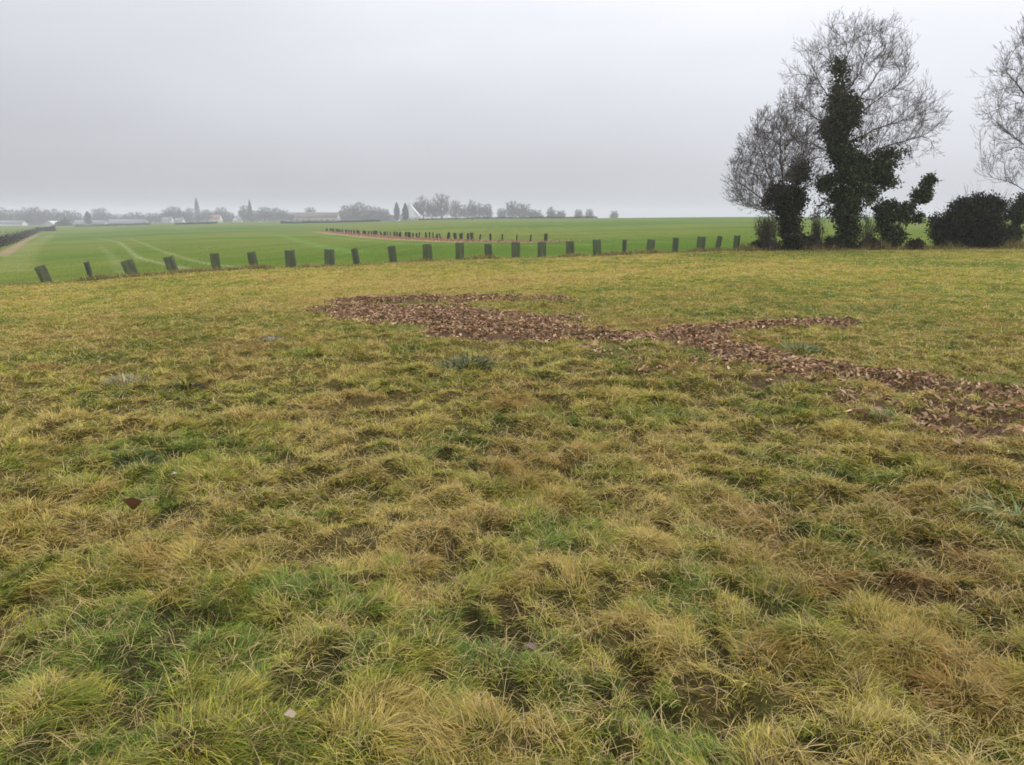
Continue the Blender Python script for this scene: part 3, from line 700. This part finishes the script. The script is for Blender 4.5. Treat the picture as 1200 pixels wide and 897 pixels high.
# low hedge at the trees' feet, brambles and dry stalks
lows = [(895, 289, 17, 7, 'low dark bramble left of the smaller ivy tree'), (948, 287, 16, 8, 'low dark bramble between the two ivy trees'), (970, 287, 14, 8, 'low dark bramble at the left foot of the tallest tree'),
        (1020, 288, 16, 7, 'low dark bramble right of the tallest tree'), (1072, 289, 15, 6, 'low brown bramble under the leaning ivy stump')]
for a, b, c, d, lb in lows:
    bush('bramble', lb, [blob(a, b, 33.6, c, d, 12)], 4200, (a, 294), .06, [[.02, .022, .012], [.035, .028, .017], [.06, .04, .025]], 130, 'brambles along the foot of the hedge', 'bramble', .07, 33.6)
bush('leafless_shrub', 'leafless spindly shrub between the smaller tree and the tallest tree', [blob(958, 262, 34, 9, 26, 10)], 500, (960, 293), .05, DARK, 90, None, 'shrub', .1, 34.0)
bush('leafless_shrub', 'spindly pale shrub in the gap right of the tallest trunk', [blob(1018, 268, 34.6, 9, 20, 10)], 300, (1018, 293), .05, [[.08, .09, .035]], 90, None, 'shrub', .1, 34.6)
bush('leafless_shrub', 'leafless twiggy shrub left of the smaller ivy trunk', [blob(898, 268, 33, 14, 16, 12)], 900, (905, 292), .05, [[.05, .055, .03], [.07, .06, .035]], 160, None, 'shrub', .12, 33.0)
# dry stalk fringe along the hedge and the guards
n = 26000
fx = np.concatenate([rng.uniform(9.3, 25, n // 2), rng.uniform(-18, 10, n // 2)]); fe = np.interp(fx, EX, EY)
fy = fe + np.concatenate([rng.normal(-.1, .5, n // 2), rng.normal(-.05, .22, n // 2)])
ff = fbm(fx * .9, fy * .9, 141, 3); hh = np.where(fx > 9.6, .32, .13) * (.3 + 1.4 * sm(.35, .7, ff)) * rng.uniform(.5, 1.3, n)
cc = np.array([[.30, .24, .10], [.20, .13, .07], [.16, .18, .045], [.32, .27, .08]])[rng.integers(0, 4, n)] * rng.uniform(.6, 1.2, n)[:, None]
v, q_, t_, c_ = blades(fx, fy, meadow_z(fx, fy), rng.uniform(0, 6.28, n), rng.uniform(.7, 1.5, n), rng.uniform(.2, 1.4, n), hh, np.full(n, .016), cc, 2)
tag(link('dry_grass', fast_mesh('dry_grass', v, t_, q_, c_), MAT['blade']), 'fringe of dry brown grass along the far edge of the meadow', 'dry grass', kind='stuff')
# seedlings of the crop just beyond
n = 90000
u_ = rng.random(n); fr = 24 * (4.2 ** u_); fa = np.radians(rng.uniform(-37, 33, n)); fx, fy = fr * np.sin(fa), fr * np.cos(fa)
mk = inside_meadow(fx, fy) < -.5; fx, fy, fr = fx[mk], fy[mk], fr[mk]; n = len(fx)
cc = G1 * 1.15 * rng.uniform(.8, 1.2, n)[:, None]
v, q_, t_, c_ = blades(fx, fy, np.where(np.hypot(fx, fy) < 60, meadow_z(fx, fy), base_z(fx, fy)) - .01, rng.uniform(0, 6.28, n), rng.uniform(.5, 1.4, n), rng.uniform(.2, 1.2, n), rng.uniform(.03, .08, n), .006 * fr / 24, cc, 2)
tag(link('crop', fast_mesh('crop', v, t_, q_, c_), MAT['blade']), 'short bright green seedlings of the arable crop beyond the meadow', 'crop', kind='stuff')

# ------------------------------------------------------------------ tree guards
def net_mesh(name, rx, ry, h, nu, nv, sw_, shear=0.0, crumple=.02):
    """woven tube: upright and level strands, open between"""
    rngl = np.random.default_rng(int(rx * 1e4 + h * 100 + nu))
    ph = rngl.uniform(0, 6, 4)
    def pt(a, z):
        c = 1 + crumple * 3 * np.sin(3 * a + ph[0] + z * 4) + crumple * 2 * np.sin(5 * a + ph[1])
        return np.stack([rx * c * np.cos(a) + shear * z, ry * c * np.sin(a), z + crumple * .8 * np.sin(2 * a + ph[2]) * (z / h)], -1)
    V = []; q_ = []; o = 0
    for i in range(nu):
        a = 2 * np.pi * i / nu; zz = np.linspace(0, h, nv // 2 + 1); da = sw_ / (2 * max(rx, ry))
        l = pt(np.full_like(zz, a - da), zz); r2_ = pt(np.full_like(zz, a + da), zz); k = len(zz)
        V += [l, r2_]; q_ += [[o + j, o + k + j, o + k + j + 1, o + j + 1] for j in range(k - 1)]; o += 2 * k
    for j in range(nv + 1):
        z = h * j / nv; aa = np.linspace(0, 2 * np.pi, 25)
        l = pt(aa, np.full_like(aa, z - sw_ / 2)) * np.array([1.006, 1.006, 1]); r2_ = pt(aa, np.full_like(aa, z + sw_ / 2)) * np.array([1.006, 1.006, 1]); k = 25
        V += [l, r2_]; q_ += [[o + i, o + i + 1, o + k + i + 1, o + k + i] for i in range(k - 1)]; o += 2 * k
    return fast_mesh(name, np.concatenate(V), None, q_)
def cane_mesh(h, r=.012):
    P0 = np.array([[0, 0, -.1], [0, 0, h * .5]]); P1 = np.array([[.004, 0, h * .5], [0, .003, h]])
    v, q_ = tubes(P0, P1, np.array([r, r * .95]), np.array([r * .95, r * .85]), 6); n_ = len(v)
    return fast_mesh('cane', v, None, np.concatenate([q_, [[n_ - 6, n_ - 5, n_ - 4, n_ - 3], [n_ - 6, n_ - 3, n_ - 2, n_ - 1]]]))
H_G = .6
canes = cane_mesh(H_G + .03)
nets = {}
def guard_proto(w):
    key = round(w, 2)
    if key in nets: return nets[key]
    rx = w / 2; ry = min(.15, max(.06, rx * .9))
    nets[key] = (net_mesh('mesh_sleeve', rx, ry, H_G, 36, 26, .0095), rx)
    return nets[key]
GUARDS = [(45, 332, 12, -9), (98, 328, 6, -5), (148, 325, 14, -8), (197, 323, 12, -7), (248, 320.5, 10, -2), (293, 318.5, 10, -3), (337, 316.5, 12, 0), (383, 313.5, 12, 1), (416, 311, 8, -4), (459, 309, 9, -2), (500, 307, 11, -1),
          (538, 305.5, 10, 0), (572, 304.5, 9, -1), (604, 303.5, 10, 0), (635, 302.5, 10, 0), (669, 301, 10, 0), (701, 299, 10, -1), (733, 298, 5, 0), (763, 297, 9, 2), (793, 295.5, 7, 0), (823, 293.5, 10, 2), (843, 292.5, 6, 4), (865, 291.5, 7, 1)]
ORD = ['first', 'second', 'third', 'fourth', 'fifth', 'sixth', 'seventh', 'eighth', 'ninth', 'tenth', 'eleventh', 'twelfth', 'thirteenth', 'fourteenth', 'fifteenth', 'sixteenth', 'seventeenth', 'eighteenth', 'nineteenth', 'twentieth',
       'twenty-first', 'twenty-second', 'last']
first = None
for i, (px, py, wpx, lean) in enumerate(GUARDS):
    u = (px - 600) / 922.0; m_ = .3737; Yg = (33.9 - .3737 * 9.9 - 0) / (1 - m_ * u)        # on the row's line
    Xg = u * Yg; wd = wpx * Yg / 922.0
    net, rx = guard_proto(wd)
    look = ('narrow ' if wpx < 7.5 else 'broad ' if wpx > 11 else '') + 'dark mesh tree guard'
    ls = ' leaning sharply left' if lean <= -7 else ' leaning left' if lean <= -3 else ' leaning right' if lean >= 2 else ' standing upright'
    lab = f'{look}{ls}, {ORD[i]} from the left in the near row'
    if i == 22: lab = f'{look}{ls}, last of the near row, beside the trees'
    if first is None:
        g = empty('tree_guard', (0, 0, 0), lab, 'tree guard', 'tree guards in the near row')
        link('mesh_sleeve', net, MAT['net'], g); c1 = link('stake', canes, MAT['stake'], g); c2 = link('stake', canes, MAT['stake'], g); first = g
    else: g = copy_tree(first)
    for ch in g.children:
        if ch.name.startswith('mesh_sleeve'):
            ch.data = net
            if not net.materials: net.materials.append(MAT['net'])
    st = [ch for ch in g.children if ch.name.startswith('stake')]
    st[0].location = (-rx * .86, 0, 0); st[1].location = (rx * .86, .01, 0)
    g['label'] = lab
    g.location = (Xg, Yg, gz(Xg, Yg) - .02)
    g.rotation_euler = (random.uniform(-.05, .05), math.atan2(lean * .68, 21) + random.uniform(-.02, .02), math.atan2(-Xg, Yg) + random.uniform(-.15, .15))
    g.scale = (1, 1, random.uniform(.93, 1.06))
# far row: small and plain
def walk(pts_px, sp):
    P = [gpt(*p) for p in pts_px]; out_ = []; acc = 0
    for a, b in zip(P[:-1], P[1:]):
        L_ = math.hypot(b[0] - a[0], b[1] - a[1]); t = acc
        while t < L_: out_.append((a[0] + (b[0] - a[0]) * t / L_, a[1] + (b[1] - a[1]) * t / L_)); t += sp
        acc = t - L_
    return out_
farnets = [net_mesh('tree_guard', wv, wv * .8, .6, 12, 8, .045 if wv > .1 else .03) for wv in (.15, .11, .075)]
pts2 = walk(ROW2[:-1] + [(655, 283)], 1.45)
for i, (X, Y) in enumerate(pts2):
    nm = farnets[random.choice((0, 1, 1, 2, 2, 2))]
    if i == len(pts2) - 1: nm = farnets[0]
    o = link('tree_guard', nm, MAT['net_far']); last_ = i == len(pts2) - 1
    tag(o, 'dark tree guard standing alone at the right end of the far row' if last_ else 'tiny dark tree guard in the far row on the strip of brown earth', 'tree guard', 'tree guards in the far row')
    jx, jy = random.uniform(-.25, .25), random.uniform(-.3, .3)
    o.location = (X + jx, Y + jy, float(base_z(X + jx, Y + jy)) - .02); o.rotation_euler = (random.uniform(-.1, .1), random.uniform(-.2, .2), random.uniform(0, 6)); s = random.uniform(.85, 1.1); o.scale = (s * 1.1, s * 1.1, s * 1.2)
# dry growth on the far strip
P2 = np.array(walk(ROW2, .08)); n = 16000; ii = rng.integers(0, len(P2), n); fx = P2[ii, 0] + rng.normal(0, .7, n); fy = P2[ii, 1] + rng.normal(-1.0, 2.0, n)
cc = np.array([[.34, .21, .12], [.27, .15, .085], [.38, .28, .16], [.19, .12, .07]])[rng.integers(0, 4, n)] * rng.uniform(.7, 1.2, n)[:, None]
v, q_, t_, c_ = blades(fx, fy, base_z(fx, fy), rng.uniform(0, 6.28, n), rng.uniform(.5, 1.5, n), rng.uniform(.2, 1.4, n), rng.uniform(.1, .34, n), np.full(n, .04), cc, 2)
tag(link('dry_grass', fast_mesh('dry_grass_strip', v, t_, q_, c_), MAT['blade']), 'brown dead growth on the strip of the far row of tree guards', 'dry grass', kind='stuff')

# ------------------------------------------------------------------ far trees (seen through haze)
def far_tree_proto(h, w, flat=.0, thick=1.0, natt=340, trunkh=.16, seedv=0):
    att_ = in_blobs(natt, [(0, 0, h * .66, w * .42, w * .42, h * .33), (w * .14, 0, h * .42, w * .40, w * .42, h * .28), (-w * .18, w * .1, h * .46, w * .36, w * .38, h * .32), (w * .05, -w * .1, h * .25, w * .3, w * .3, h * .16)])
    root_ = [np.array([rng.normal(0, .05), rng.normal(0, .05), z_]) for z_ in np.linspace(0, h * trunkh + .5, 6)]
    P, par = grow(att_, root_, step=h * .05, di=h * .4, dk=h * .06, iters=60, up=.15, gapf=.45)
    rd, kids = radii(par, len(P), .036 * thick, 2.3, h * .03)
    e = np.nonzero(par >= 0)[0]
    segs = twiglets(P, par, rd, kids, 4, h * .12, .030 * thick, .16 * thick, gen=2)
    big_ = rd[e] > .16
    v, q_ = tubes(P[par[e[big_]]], P[e[big_]], rd[par[e[big_]]], rd[e[big_]], 6); tm = fast_mesh('trunk', v, None, q_)
    segs.append((P[par[e[~big_]]], P[e[~big_]], np.minimum(rd[par[e[~big_]]], .16), rd[e[~big_]]))
    v, q_ = tubes(*[np.concatenate([s[k] for s in segs]) for k in range(4)], 3)
    return tm, fast_mesh('crown', v, None, q_)
FT = [far_tree_proto(12, 11), far_tree_proto(12, 9), far_tree_proto(12, 7, natt=240), far_tree_proto(12, 14, natt=380), far_tree_proto(12, 10, thick=1.3)]
_fcount = 0
def far_tree(px, top, base, wpx, D, label, kind=None, group='bare trees around the village'):
    global _fcount
    D *= 1.42
    u = (px - 600) / 922.0; X, Y = u * D, D
    zb = float(base_z(X, Y)); zt = at(px, top, Y)[2]; h = max(3.0, zt - zb)
    k = kind if kind is not None else min(range(len(FT) - 1), key=lambda q_: abs([11, 9, 7, 14][q_] / 12 - (wpx * Y / 922) / h))
    w0 = [11, 9, 7, 14, 10][k]
    o = empty('bare_tree', (X, Y, zb), label, 'tree', group, (0, 0, random.uniform(0, 6.28)))
    link('trunk', FT[k][0], MAT['farbark'], o); link('crown', FT[k][1], MAT['farbark'], o)
    sxy = (wpx * Y / 922) / w0; o.scale = (sxy, sxy, h / 12); _fcount += 1
    return o
L1 = 'hazy grey bare tree in the wood behind the long white building at far left'
for t in [(6, 247, 265, 16), (18, 246, 265, 22), (29, 248, 265, 18), (38, 243, 265, 26), (48, 247, 265, 20), (60, 245.5, 265, 24), (70, 249, 265, 18), (80, 247, 265, 20), (90, 250, 262, 14), (-12, 244, 264, 26)]:
    far_tree(*t, 520 + random.uniform(-20, 30), L1)
L2 = 'hazy grey bare tree above the long low grey roof in the village'
for t in [(112, 246, 262, 16), (120, 245, 262, 16), (132, 251, 262, 18), (146, 251, 262, 16), (158, 249, 262, 22), (166, 252, 262, 14), (176, 250, 262, 16), (186, 250, 262, 16)]:
    far_tree(*t, 560 + random.uniform(-20, 30), L2)
L3 = 'hazy bare tree close around the tall narrow conifer in the village'
for t in [(196, 246, 262, 18), (204, 242.5, 262, 22), (214, 247, 262, 18), (222, 245, 262, 16), (240, 246, 262, 18), (248, 248, 262, 16), (259, 243.5, 262, 18), (268, 249, 262, 16)]:
    far_tree(*t, 540 + random.uniform(-20, 30), L3)
L4 = 'hazy bare tree in the thicket around the pointed conifer left of the long barn'
for t in [(286, 242, 260, 16), (300, 247, 260, 16), (310, 243, 260, 18), (321, 244, 260, 20), (331, 246, 260, 18), (341, 249, 260, 14), (364, 243, 258, 14)]:
    far_tree(*t, 520 + random.uniform(-20, 30), L4)
L5 = 'hazy bare tree between the long barn and the white gabled house'
for t in [(404, 242, 258, 16), (413, 240, 258, 16), (421, 238.5, 258, 20), (432, 242, 258, 16), (441, 243, 258, 18), (450, 245, 258, 16)]:
    far_tree(*t, 470 + random.uniform(-15, 20), L5)
for px, tp, wv, lb in [(496, 230, 18, 'tall hazy bare tree directly right of the white gabled house'), (488, 238, 12, 'lower hazy bare tree touching the white gabled house on its right'), (506, 236, 14, 'hazy bare tree in the dip between the two tallest round trees'),
        (517, 227, 22, 'tallest round hazy bare tree on the skyline'), (534, 235, 16, 'square-topped hazy bare tree right of the tallest round one'), (545, 240, 12, 'small hazy bare tree left of the dark-trunked one'),
        (553, 236, 12, 'hazy bare tree with a noticeably darker trunk on the skyline'), (561, 238, 12, 'pale hazy bare tree just right of the dark-trunked one'), (571, 239, 14, 'narrow hazy bare tree before the gap in the skyline row'),
        (588, 244, 12, 'low hazy bare tree starting the right half of the skyline row'), (600, 236, 18, 'tall hazy bare tree in the right half of the skyline row'), (613, 239, 22, 'broad hazy bare tree sloping down on its right side'),
        (627, 246, 20, 'low wide hazy tree fading out at the end of the skyline row'), (657, 247, 16, 'faint low tree just right of the flat-topped dark one'), (678, 245.5, 11, 'left one of a pair of small round trees on the empty skyline'),
        (691, 245, 10, 'right one of a pair of small round trees on the empty skyline'), (720, 247.5, 12, 'faint lone tree furthest right on the skyline')]:
    far_tree(px, tp, 257, wv, 430 + random.uniform(-8, 15), lb, kind=4 if px in (553,) else None, group='bare trees on the skyline')
# flat-topped dark tree
far_tree(646, 243.5, 257, 11, 400, 'dark flat-topped little tree standing out on the skyline', kind=4, group='bare trees on the skyline')
# more trees in front of/behind houses to close the belt low down
for px in list(range(-60, 0, 14)):
    far_tree(px, 245 + random.uniform(-2, 3), 265, 22, 520, L1)

def conifer(px, top, wpx, D, label, base=None, dens=1.0, col_=False):
    D *= 1.42
    u = (px - 600) / 922.0; X, Y = u * D, D; zb = float(base_z(X, Y)); h = at(px, top, Y)[2] - zb; wv = wpx * Y / 922 / 2
    o = empty('conifer', (X, Y, zb), label, 'tree')
    v, q_ = tubes(np.array([[0, 0, 0.0]]), np.array([[0, 0, h * .9]]), np.array([.25]), np.array([.06]), 6); link('trunk', fast_mesh('trunk', v, None, q_), MAT['bark'], o)
    n_ = int(2600 * dens); tt = rng.random(n_); prof = (np.minimum(1, (1 - tt) * 2.2 + .12) if col_ else (1 - tt) * .95 + .05) * np.minimum(1, .3 + tt * 5)
    a_ = rng.uniform(0, 6.28, n_); rr = wv * prof * np.sqrt(rng.uniform(.05, 1, n_)) * (1 + .25 * np.sin(a_ * 3 + tt * 40))
    Pp = np.stack([rr * np.cos(a_), rr * np.sin(a_), h * (.05 + .95 * tt)], 1)
    v, q_, t_, c_ = leaf_mesh(Pp[:, 0], Pp[:, 1], Pp[:, 2], rng.uniform(.4, .95, n_), np.tile([[.03, .04, .025]], (n_, 1)), 1.2, .6)
    link('crown', fast_mesh('crown', v, t_, q_), MAT['conifer'], o); return o
conifer(231, 232, 5.5, 560, 'tall narrow conifer rising highest above the village', col_=True)
conifer(293, 234.5, 10, 540, 'pointed conifer with a slim tip right of the cream gable', dens=1.2)
conifer(102, 248, 8, 470, 'small dark conifer left of the long low grey roof', col_=True)
conifer(465, 237.5, 7, 430, 'left one of the two dark conifers by the white gabled house', col_=True)
conifer(475, 238.5, 7, 384, 'right one of the two dark conifers, in front of the white gabled house', col_=True)

# ------------------------------------------------------------------ houses of the village
def box_mesh(name, x0, x1, y0, y1, z0, z1):
    v = [(x0, y0, z0), (x1, y0, z0), (x1, y1, z0), (x0, y1, z0), (x0, y0, z1), (x1, y0, z1), (x1, y1, z1), (x0, y1, z1)]
    q_ = [(0, 3, 2, 1), (4, 5, 6, 7), (0, 1, 5, 4), (1, 2, 6, 5), (2, 3, 7, 6), (3, 0, 4, 7)]
    return fast_mesh(name, np.array(v, float), None, q_)
def house(px0, px1, base, eave, ridge, D, depth, label, wall, roof, gable_front=False, nwin=3, chimney=True, name='house', cat='house', rot=0.0):
    D *= 1.42
    X0, X1 = (px0 - 600) / 922 * D, (px1 - 600) / 922 * D; cx = (X0 + X1) / 2; hw = (X1 - X0) / 2
    zb = min(float(base_z(cx, D)), at(600, base, D)[2]); ze = at(600, eave, D)[2] - zb; zr = at(600, ridge, D)[2] - zb; hd = depth / 2
    o = empty(name, (cx, D + hd, zb), label, cat, rot=(0, 0, rot))
    if gable_front: pr = [(-hw, 0), (hw, 0), (hw, ze), (0, zr - .15), (-hw, ze)]; ax = 1
    else: pr = [(-hd, 0), (hd, 0), (hd, ze), (0, zr - .15), (-hd, ze)]; ax = 0
    ex = hd if gable_front else hw; V = []
    for s in (-ex, ex):
        for a, z_ in pr: V.append((a, s, z_) if ax == 1 else (s, a, z_))
    T_ = []; Q_ = []
    for i in range(5): j = (i + 1) % 5; Q_.append((i, j, 5 + j, 5 + i))
    T_ += [(0, 2, 1), (0, 4, 2), (4, 3, 2), (5, 6, 7), (5, 7, 9), (9, 7, 8)]
    link('wall', fast_mesh('wall', np.array(V, float), T_, Q_), MAT[wall], o)
    ov = .35; hs_ = (hw if gable_front else hd); sl = (zr - ze) / hs_; e0_ = hs_ + ov; V = []
    prof_ = [(-e0_, ze - sl * ov), (0, zr), (e0_, ze - sl * ov), (e0_, ze - sl * ov + .22), (0, zr + .25), (-e0_, ze - sl * ov + .22)]
    exo = ex + ov
    for s in (-exo, exo):
        for a, z_ in prof_: V.append((a, s, z_) if ax == 1 else (s, a, z_))
    Q_ = [(i, (i + 1) % 6, 6 + (i + 1) % 6, 6 + i) for i in range(6)] + [(0, 1, 4, 5), (1, 2, 3, 4), (6, 11, 10, 7), (7, 10, 9, 8)]
    rf = link('roof', fast_mesh('roof', np.array(V, float), None, Q_), MAT[roof], o)
    if chimney: link('chimney', box_mesh('chimney', (ex * .7 - .4) if not gable_front else -.4, (ex * .7 + .4) if not gable_front else .4, -.3, .3, zr - .6, zr + 1.0), MAT['grey_wall'], rf)
    for k in range(nwin):
        xw = -hw + (k + .5) * 2 * hw / nwin; zt = min(2.1, ze * .85) if ze > 1.2 else 0
        if zt <= .9: continue
        if k == nwin // 2: link('door', box_mesh('door', xw - .45, xw + .45, -hd - .05, -hd + .03, 0, min(2.05, ze * .9)), MAT['door'], o)
        else: link('window', box_mesh('window', xw - .55, xw + .55, -hd - .04, -hd + .03, .9, zt), MAT['glass'], o)
    return o
house(-14, 23, 268.5, 262.5, 259, 470, 9, 'long low white building at the far left edge', 'white_wall', 'slate', nwin=6, chimney=False)
house(43, 67, 269, 266.5, 259.5, 440, 12, 'pale-roofed gabled barn by the dark shrub at far left', 'grey_wall', 'pale_roof', gable_front=True, chimney=False, name='barn', cat='barn', nwin=1)
house(84, 120, 266, 262.5, 258.5, 520, 10, 'left long low grey-roofed building in the village', 'grey_wall', 'slate', nwin=5, chimney=False)
house(124, 168, 266, 262.0, 257.5, 530, 10, 'right long low grey-roofed building in the village', 'grey_wall', 'slate', nwin=5)
house(188, 199, 263, 259, 255, 510, 8, 'small white house left of the tall narrow conifer', 'white_wall', 'slate', nwin=3)
house(203, 212, 263, 259.5, 256, 515, 8, 'tiny pale cottage next to the small white house', 'white_wall', 'slate', nwin=2)
house(238, 256, 262, 257, 252.5, 520, 9, 'house with a pinkish red roof right of the tall narrow conifer', 'white_wall', 'red_roof', nwin=3)
house(271, 280, 261.5, 258, 254, 480, 8, 'cream gable-ended house left of the pointed conifer', 'white_wall', 'slate', gable_front=True, nwin=1)
house(344, 394, 260.5, 255, 249.5, 440, 14, 'long brown-roofed barn left of the skyline trees', 'grey_wall', 'brown_roof', chimney=False, nwin=7, name='barn', cat='barn')
house(468, 491, 258, 253.5, 240, 398, 12, 'white gabled house with a pale steep roof between the two dark conifers', 'white_wall', 'pale_roof', gable_front=True, nwin=3)

# hedges and shrubs in the distance
def far_hedge(px0, px1, top, D0, D1, label, cols, hgt, n_, nm='hedge', cat='hedge'):
    P0 = np.array(((px0 - 600) / 922 * D0, D0)); P1 = np.array(((px1 - 600) / 922 * D1, D1)); mid = (P0 + P1) / 2; zb = float(base_z(*mid))
    o = empty(nm, (mid[0], mid[1], zb), label, cat)
    t = rng.random(n_); hx_ = P0[0] + (P1[0] - P0[0]) * t; hy_ = P0[1] + (P1[1] - P0[1]) * t + rng.normal(0, .5, n_)
    hz = base_z(hx_, hy_) + rng.random(n_) * hgt * (.6 + .6 * vnoise(hx_ * .25, hx_ * 0, 7))
    Pp = np.stack([hx_ - mid[0], hy_ - mid[1], hz - zb], 1)
    v, q_, t_, c_ = leaves_at(Pp, .35 if D0 < 600 else .8, cols); link('foliage', fast_mesh('foliage', v, t_, q_, c_), MAT['ivy'], o)
    k = 60; t = rng.random(k); hx_ = P0[0] + (P1[0] - P0[0]) * t - mid[0]; hy_ = P0[1] + (P1[1] - P0[1]) * t - mid[1]; zz = base_z(hx_ + mid[0], hy_ + mid[1]) - zb
    v, q_ = tubes(np.stack([hx_, hy_, zz], 1), np.stack([hx_ + rng.normal(0, .2, k), hy_, zz + hgt * .8], 1), np.full(k, .05), np.full(k, .03), 3); link('stems', fast_mesh('stems', v, None, q_), MAT['twig'], o)
    return o
HB = [[.05, .055, .03], [.07, .065, .04], [.04, .045, .028]]
far_hedge(204, 253, 261, 440, 440, 'dark low hedge in front of the tall narrow conifer', HB, 1.3, 3000)
far_hedge(328, 445, 258, 420, 400, 'long low hedge running under the brown-roofed barn', HB, 1.1, 5000)
far_hedge(490, 700, 256, 395, 385, 'faint low hedge along the skyline below the round trees', HB, .8, 5000)
far_hedge(86, 175, 264, 470, 480, 'pale overgrown hedge in front of the long low grey roofs', [[.10, .11, .06], [.13, .12, .08]], 1.2, 3500)
bush('dense_bush', 'dark evergreen clump right of the pale-roofed barn at far left', [blob(70, 263, 560, 4.5, 4, 5), blob(76, 261, 560, 4.5, 5, 6), blob(81, 264, 560, 3, 3, 4)], 2600, (74, 268), .8, [[.04, .05, .025], [.06, .065, .035]], 60, clump=.5, Yb=560)
GY = [[.09, .08, .075], [.12, .105, .095], [.07, .065, .055]]
far_hedge(-30, 84, 255, 760, 760, 'grey wintry undergrowth behind the long white building', GY, 6.5, 5000, 'scrub', 'scrub')
far_hedge(84, 200, 255, 790, 790, 'grey wintry undergrowth behind the long low grey roofs', GY, 5.5, 5000, 'scrub', 'scrub')
far_hedge(196, 345, 255, 780, 770, 'grey wintry undergrowth among the houses near the tall conifer', GY, 6.0, 6500, 'scrub', 'scrub')
far_hedge(394, 464, 255, 680, 680, 'grey undergrowth between the long barn and the left dark conifer', GY, 5.5, 3500, 'scrub', 'scrub')
far_hedge(40, 62, 268, 330, 330, 'dull green scrub in front of the pale-roofed barn', [[.06, .07, .035], [.08, .08, .045]], 2.0, 1800)
# row of young shrubs running away at the left
HP = [gpt(*p) for p in ((-25, 297), (-4, 290), (10, 285.5), (24, 280), (36, 275), (47, 271))]
k = 0
for (a, b) in zip(HP[:-1], HP[1:]):
    L_ = math.hypot(b[0] - a[0], b[1] - a[1]); m_ = max(3, int(L_ / 4.0))
    for i in range(m_):
        t = (i + random.random() * .6) / m_; X, Y = a[0] + (b[0] - a[0]) * t, a[1] + (b[1] - a[1]) * t; zb = float(base_z(X, Y)); s = Y / 130
        o = empty('young_shrub', (X, Y, zb), 'dark young shrub in the row running away at the far left', 'shrub', 'young shrubs in the row at the far left')
        hgt_ = random.uniform(.9, 1.5); p = rng.normal(0, 1, (140, 3)) * np.array([.55, .55, .35 * hgt_]) + np.array([0, 0, hgt_ * .55]); p[:, 2] = np.abs(p[:, 2])
        v, q_, t_, c_ = leaves_at(p, .20, [[.055, .042, .038], [.075, .06, .045], [.04, .045, .028]]); link('foliage', fast_mesh('foliage', v, t_, q_, c_), MAT['ivy'], o)
        q3 = rng.normal(0, .5, (14, 3)); q3[:, 2] = hgt_ * rng.uniform(.7, 1.1, 14); v, q_ = tubes(np.zeros((14, 3)), q3, np.full(14, .03), np.full(14, .012), 3)
        link('stems', fast_mesh('stems', v, None, q_), MAT['twig'], o); k += 1

# ------------------------------------------------------------------ the haze in the air
hz = fast_mesh('haze', np.array([(sx * 4300, sy * 4300, z_) for z_ in (-52.0, 22.0) for sx, sy in ((-1, -1), (1, -1), (1, 1), (-1, 1))], float), None,
               [(0, 3, 2, 1), (4, 5, 6, 7), (0, 1, 5, 4), (1, 2, 6, 5), (2, 3, 7, 6), (3, 0, 4, 7)])
m, t = mat_new('haze'); o_ = N(t, 'ShaderNodeOutputMaterial'); pv = N(t, 'ShaderNodeVolumePrincipled')
pv.inputs['Color'].default_value = (*HAZE_COLOR, 1); pv.inputs['Density'].default_value = HAZE_DENSITY; pv.inputs['Anisotropy'].default_value = 0.0
t.links.new(pv.outputs[0], o_.inputs['Volume'])
tag(link('haze', hz, m), kind='stuff')
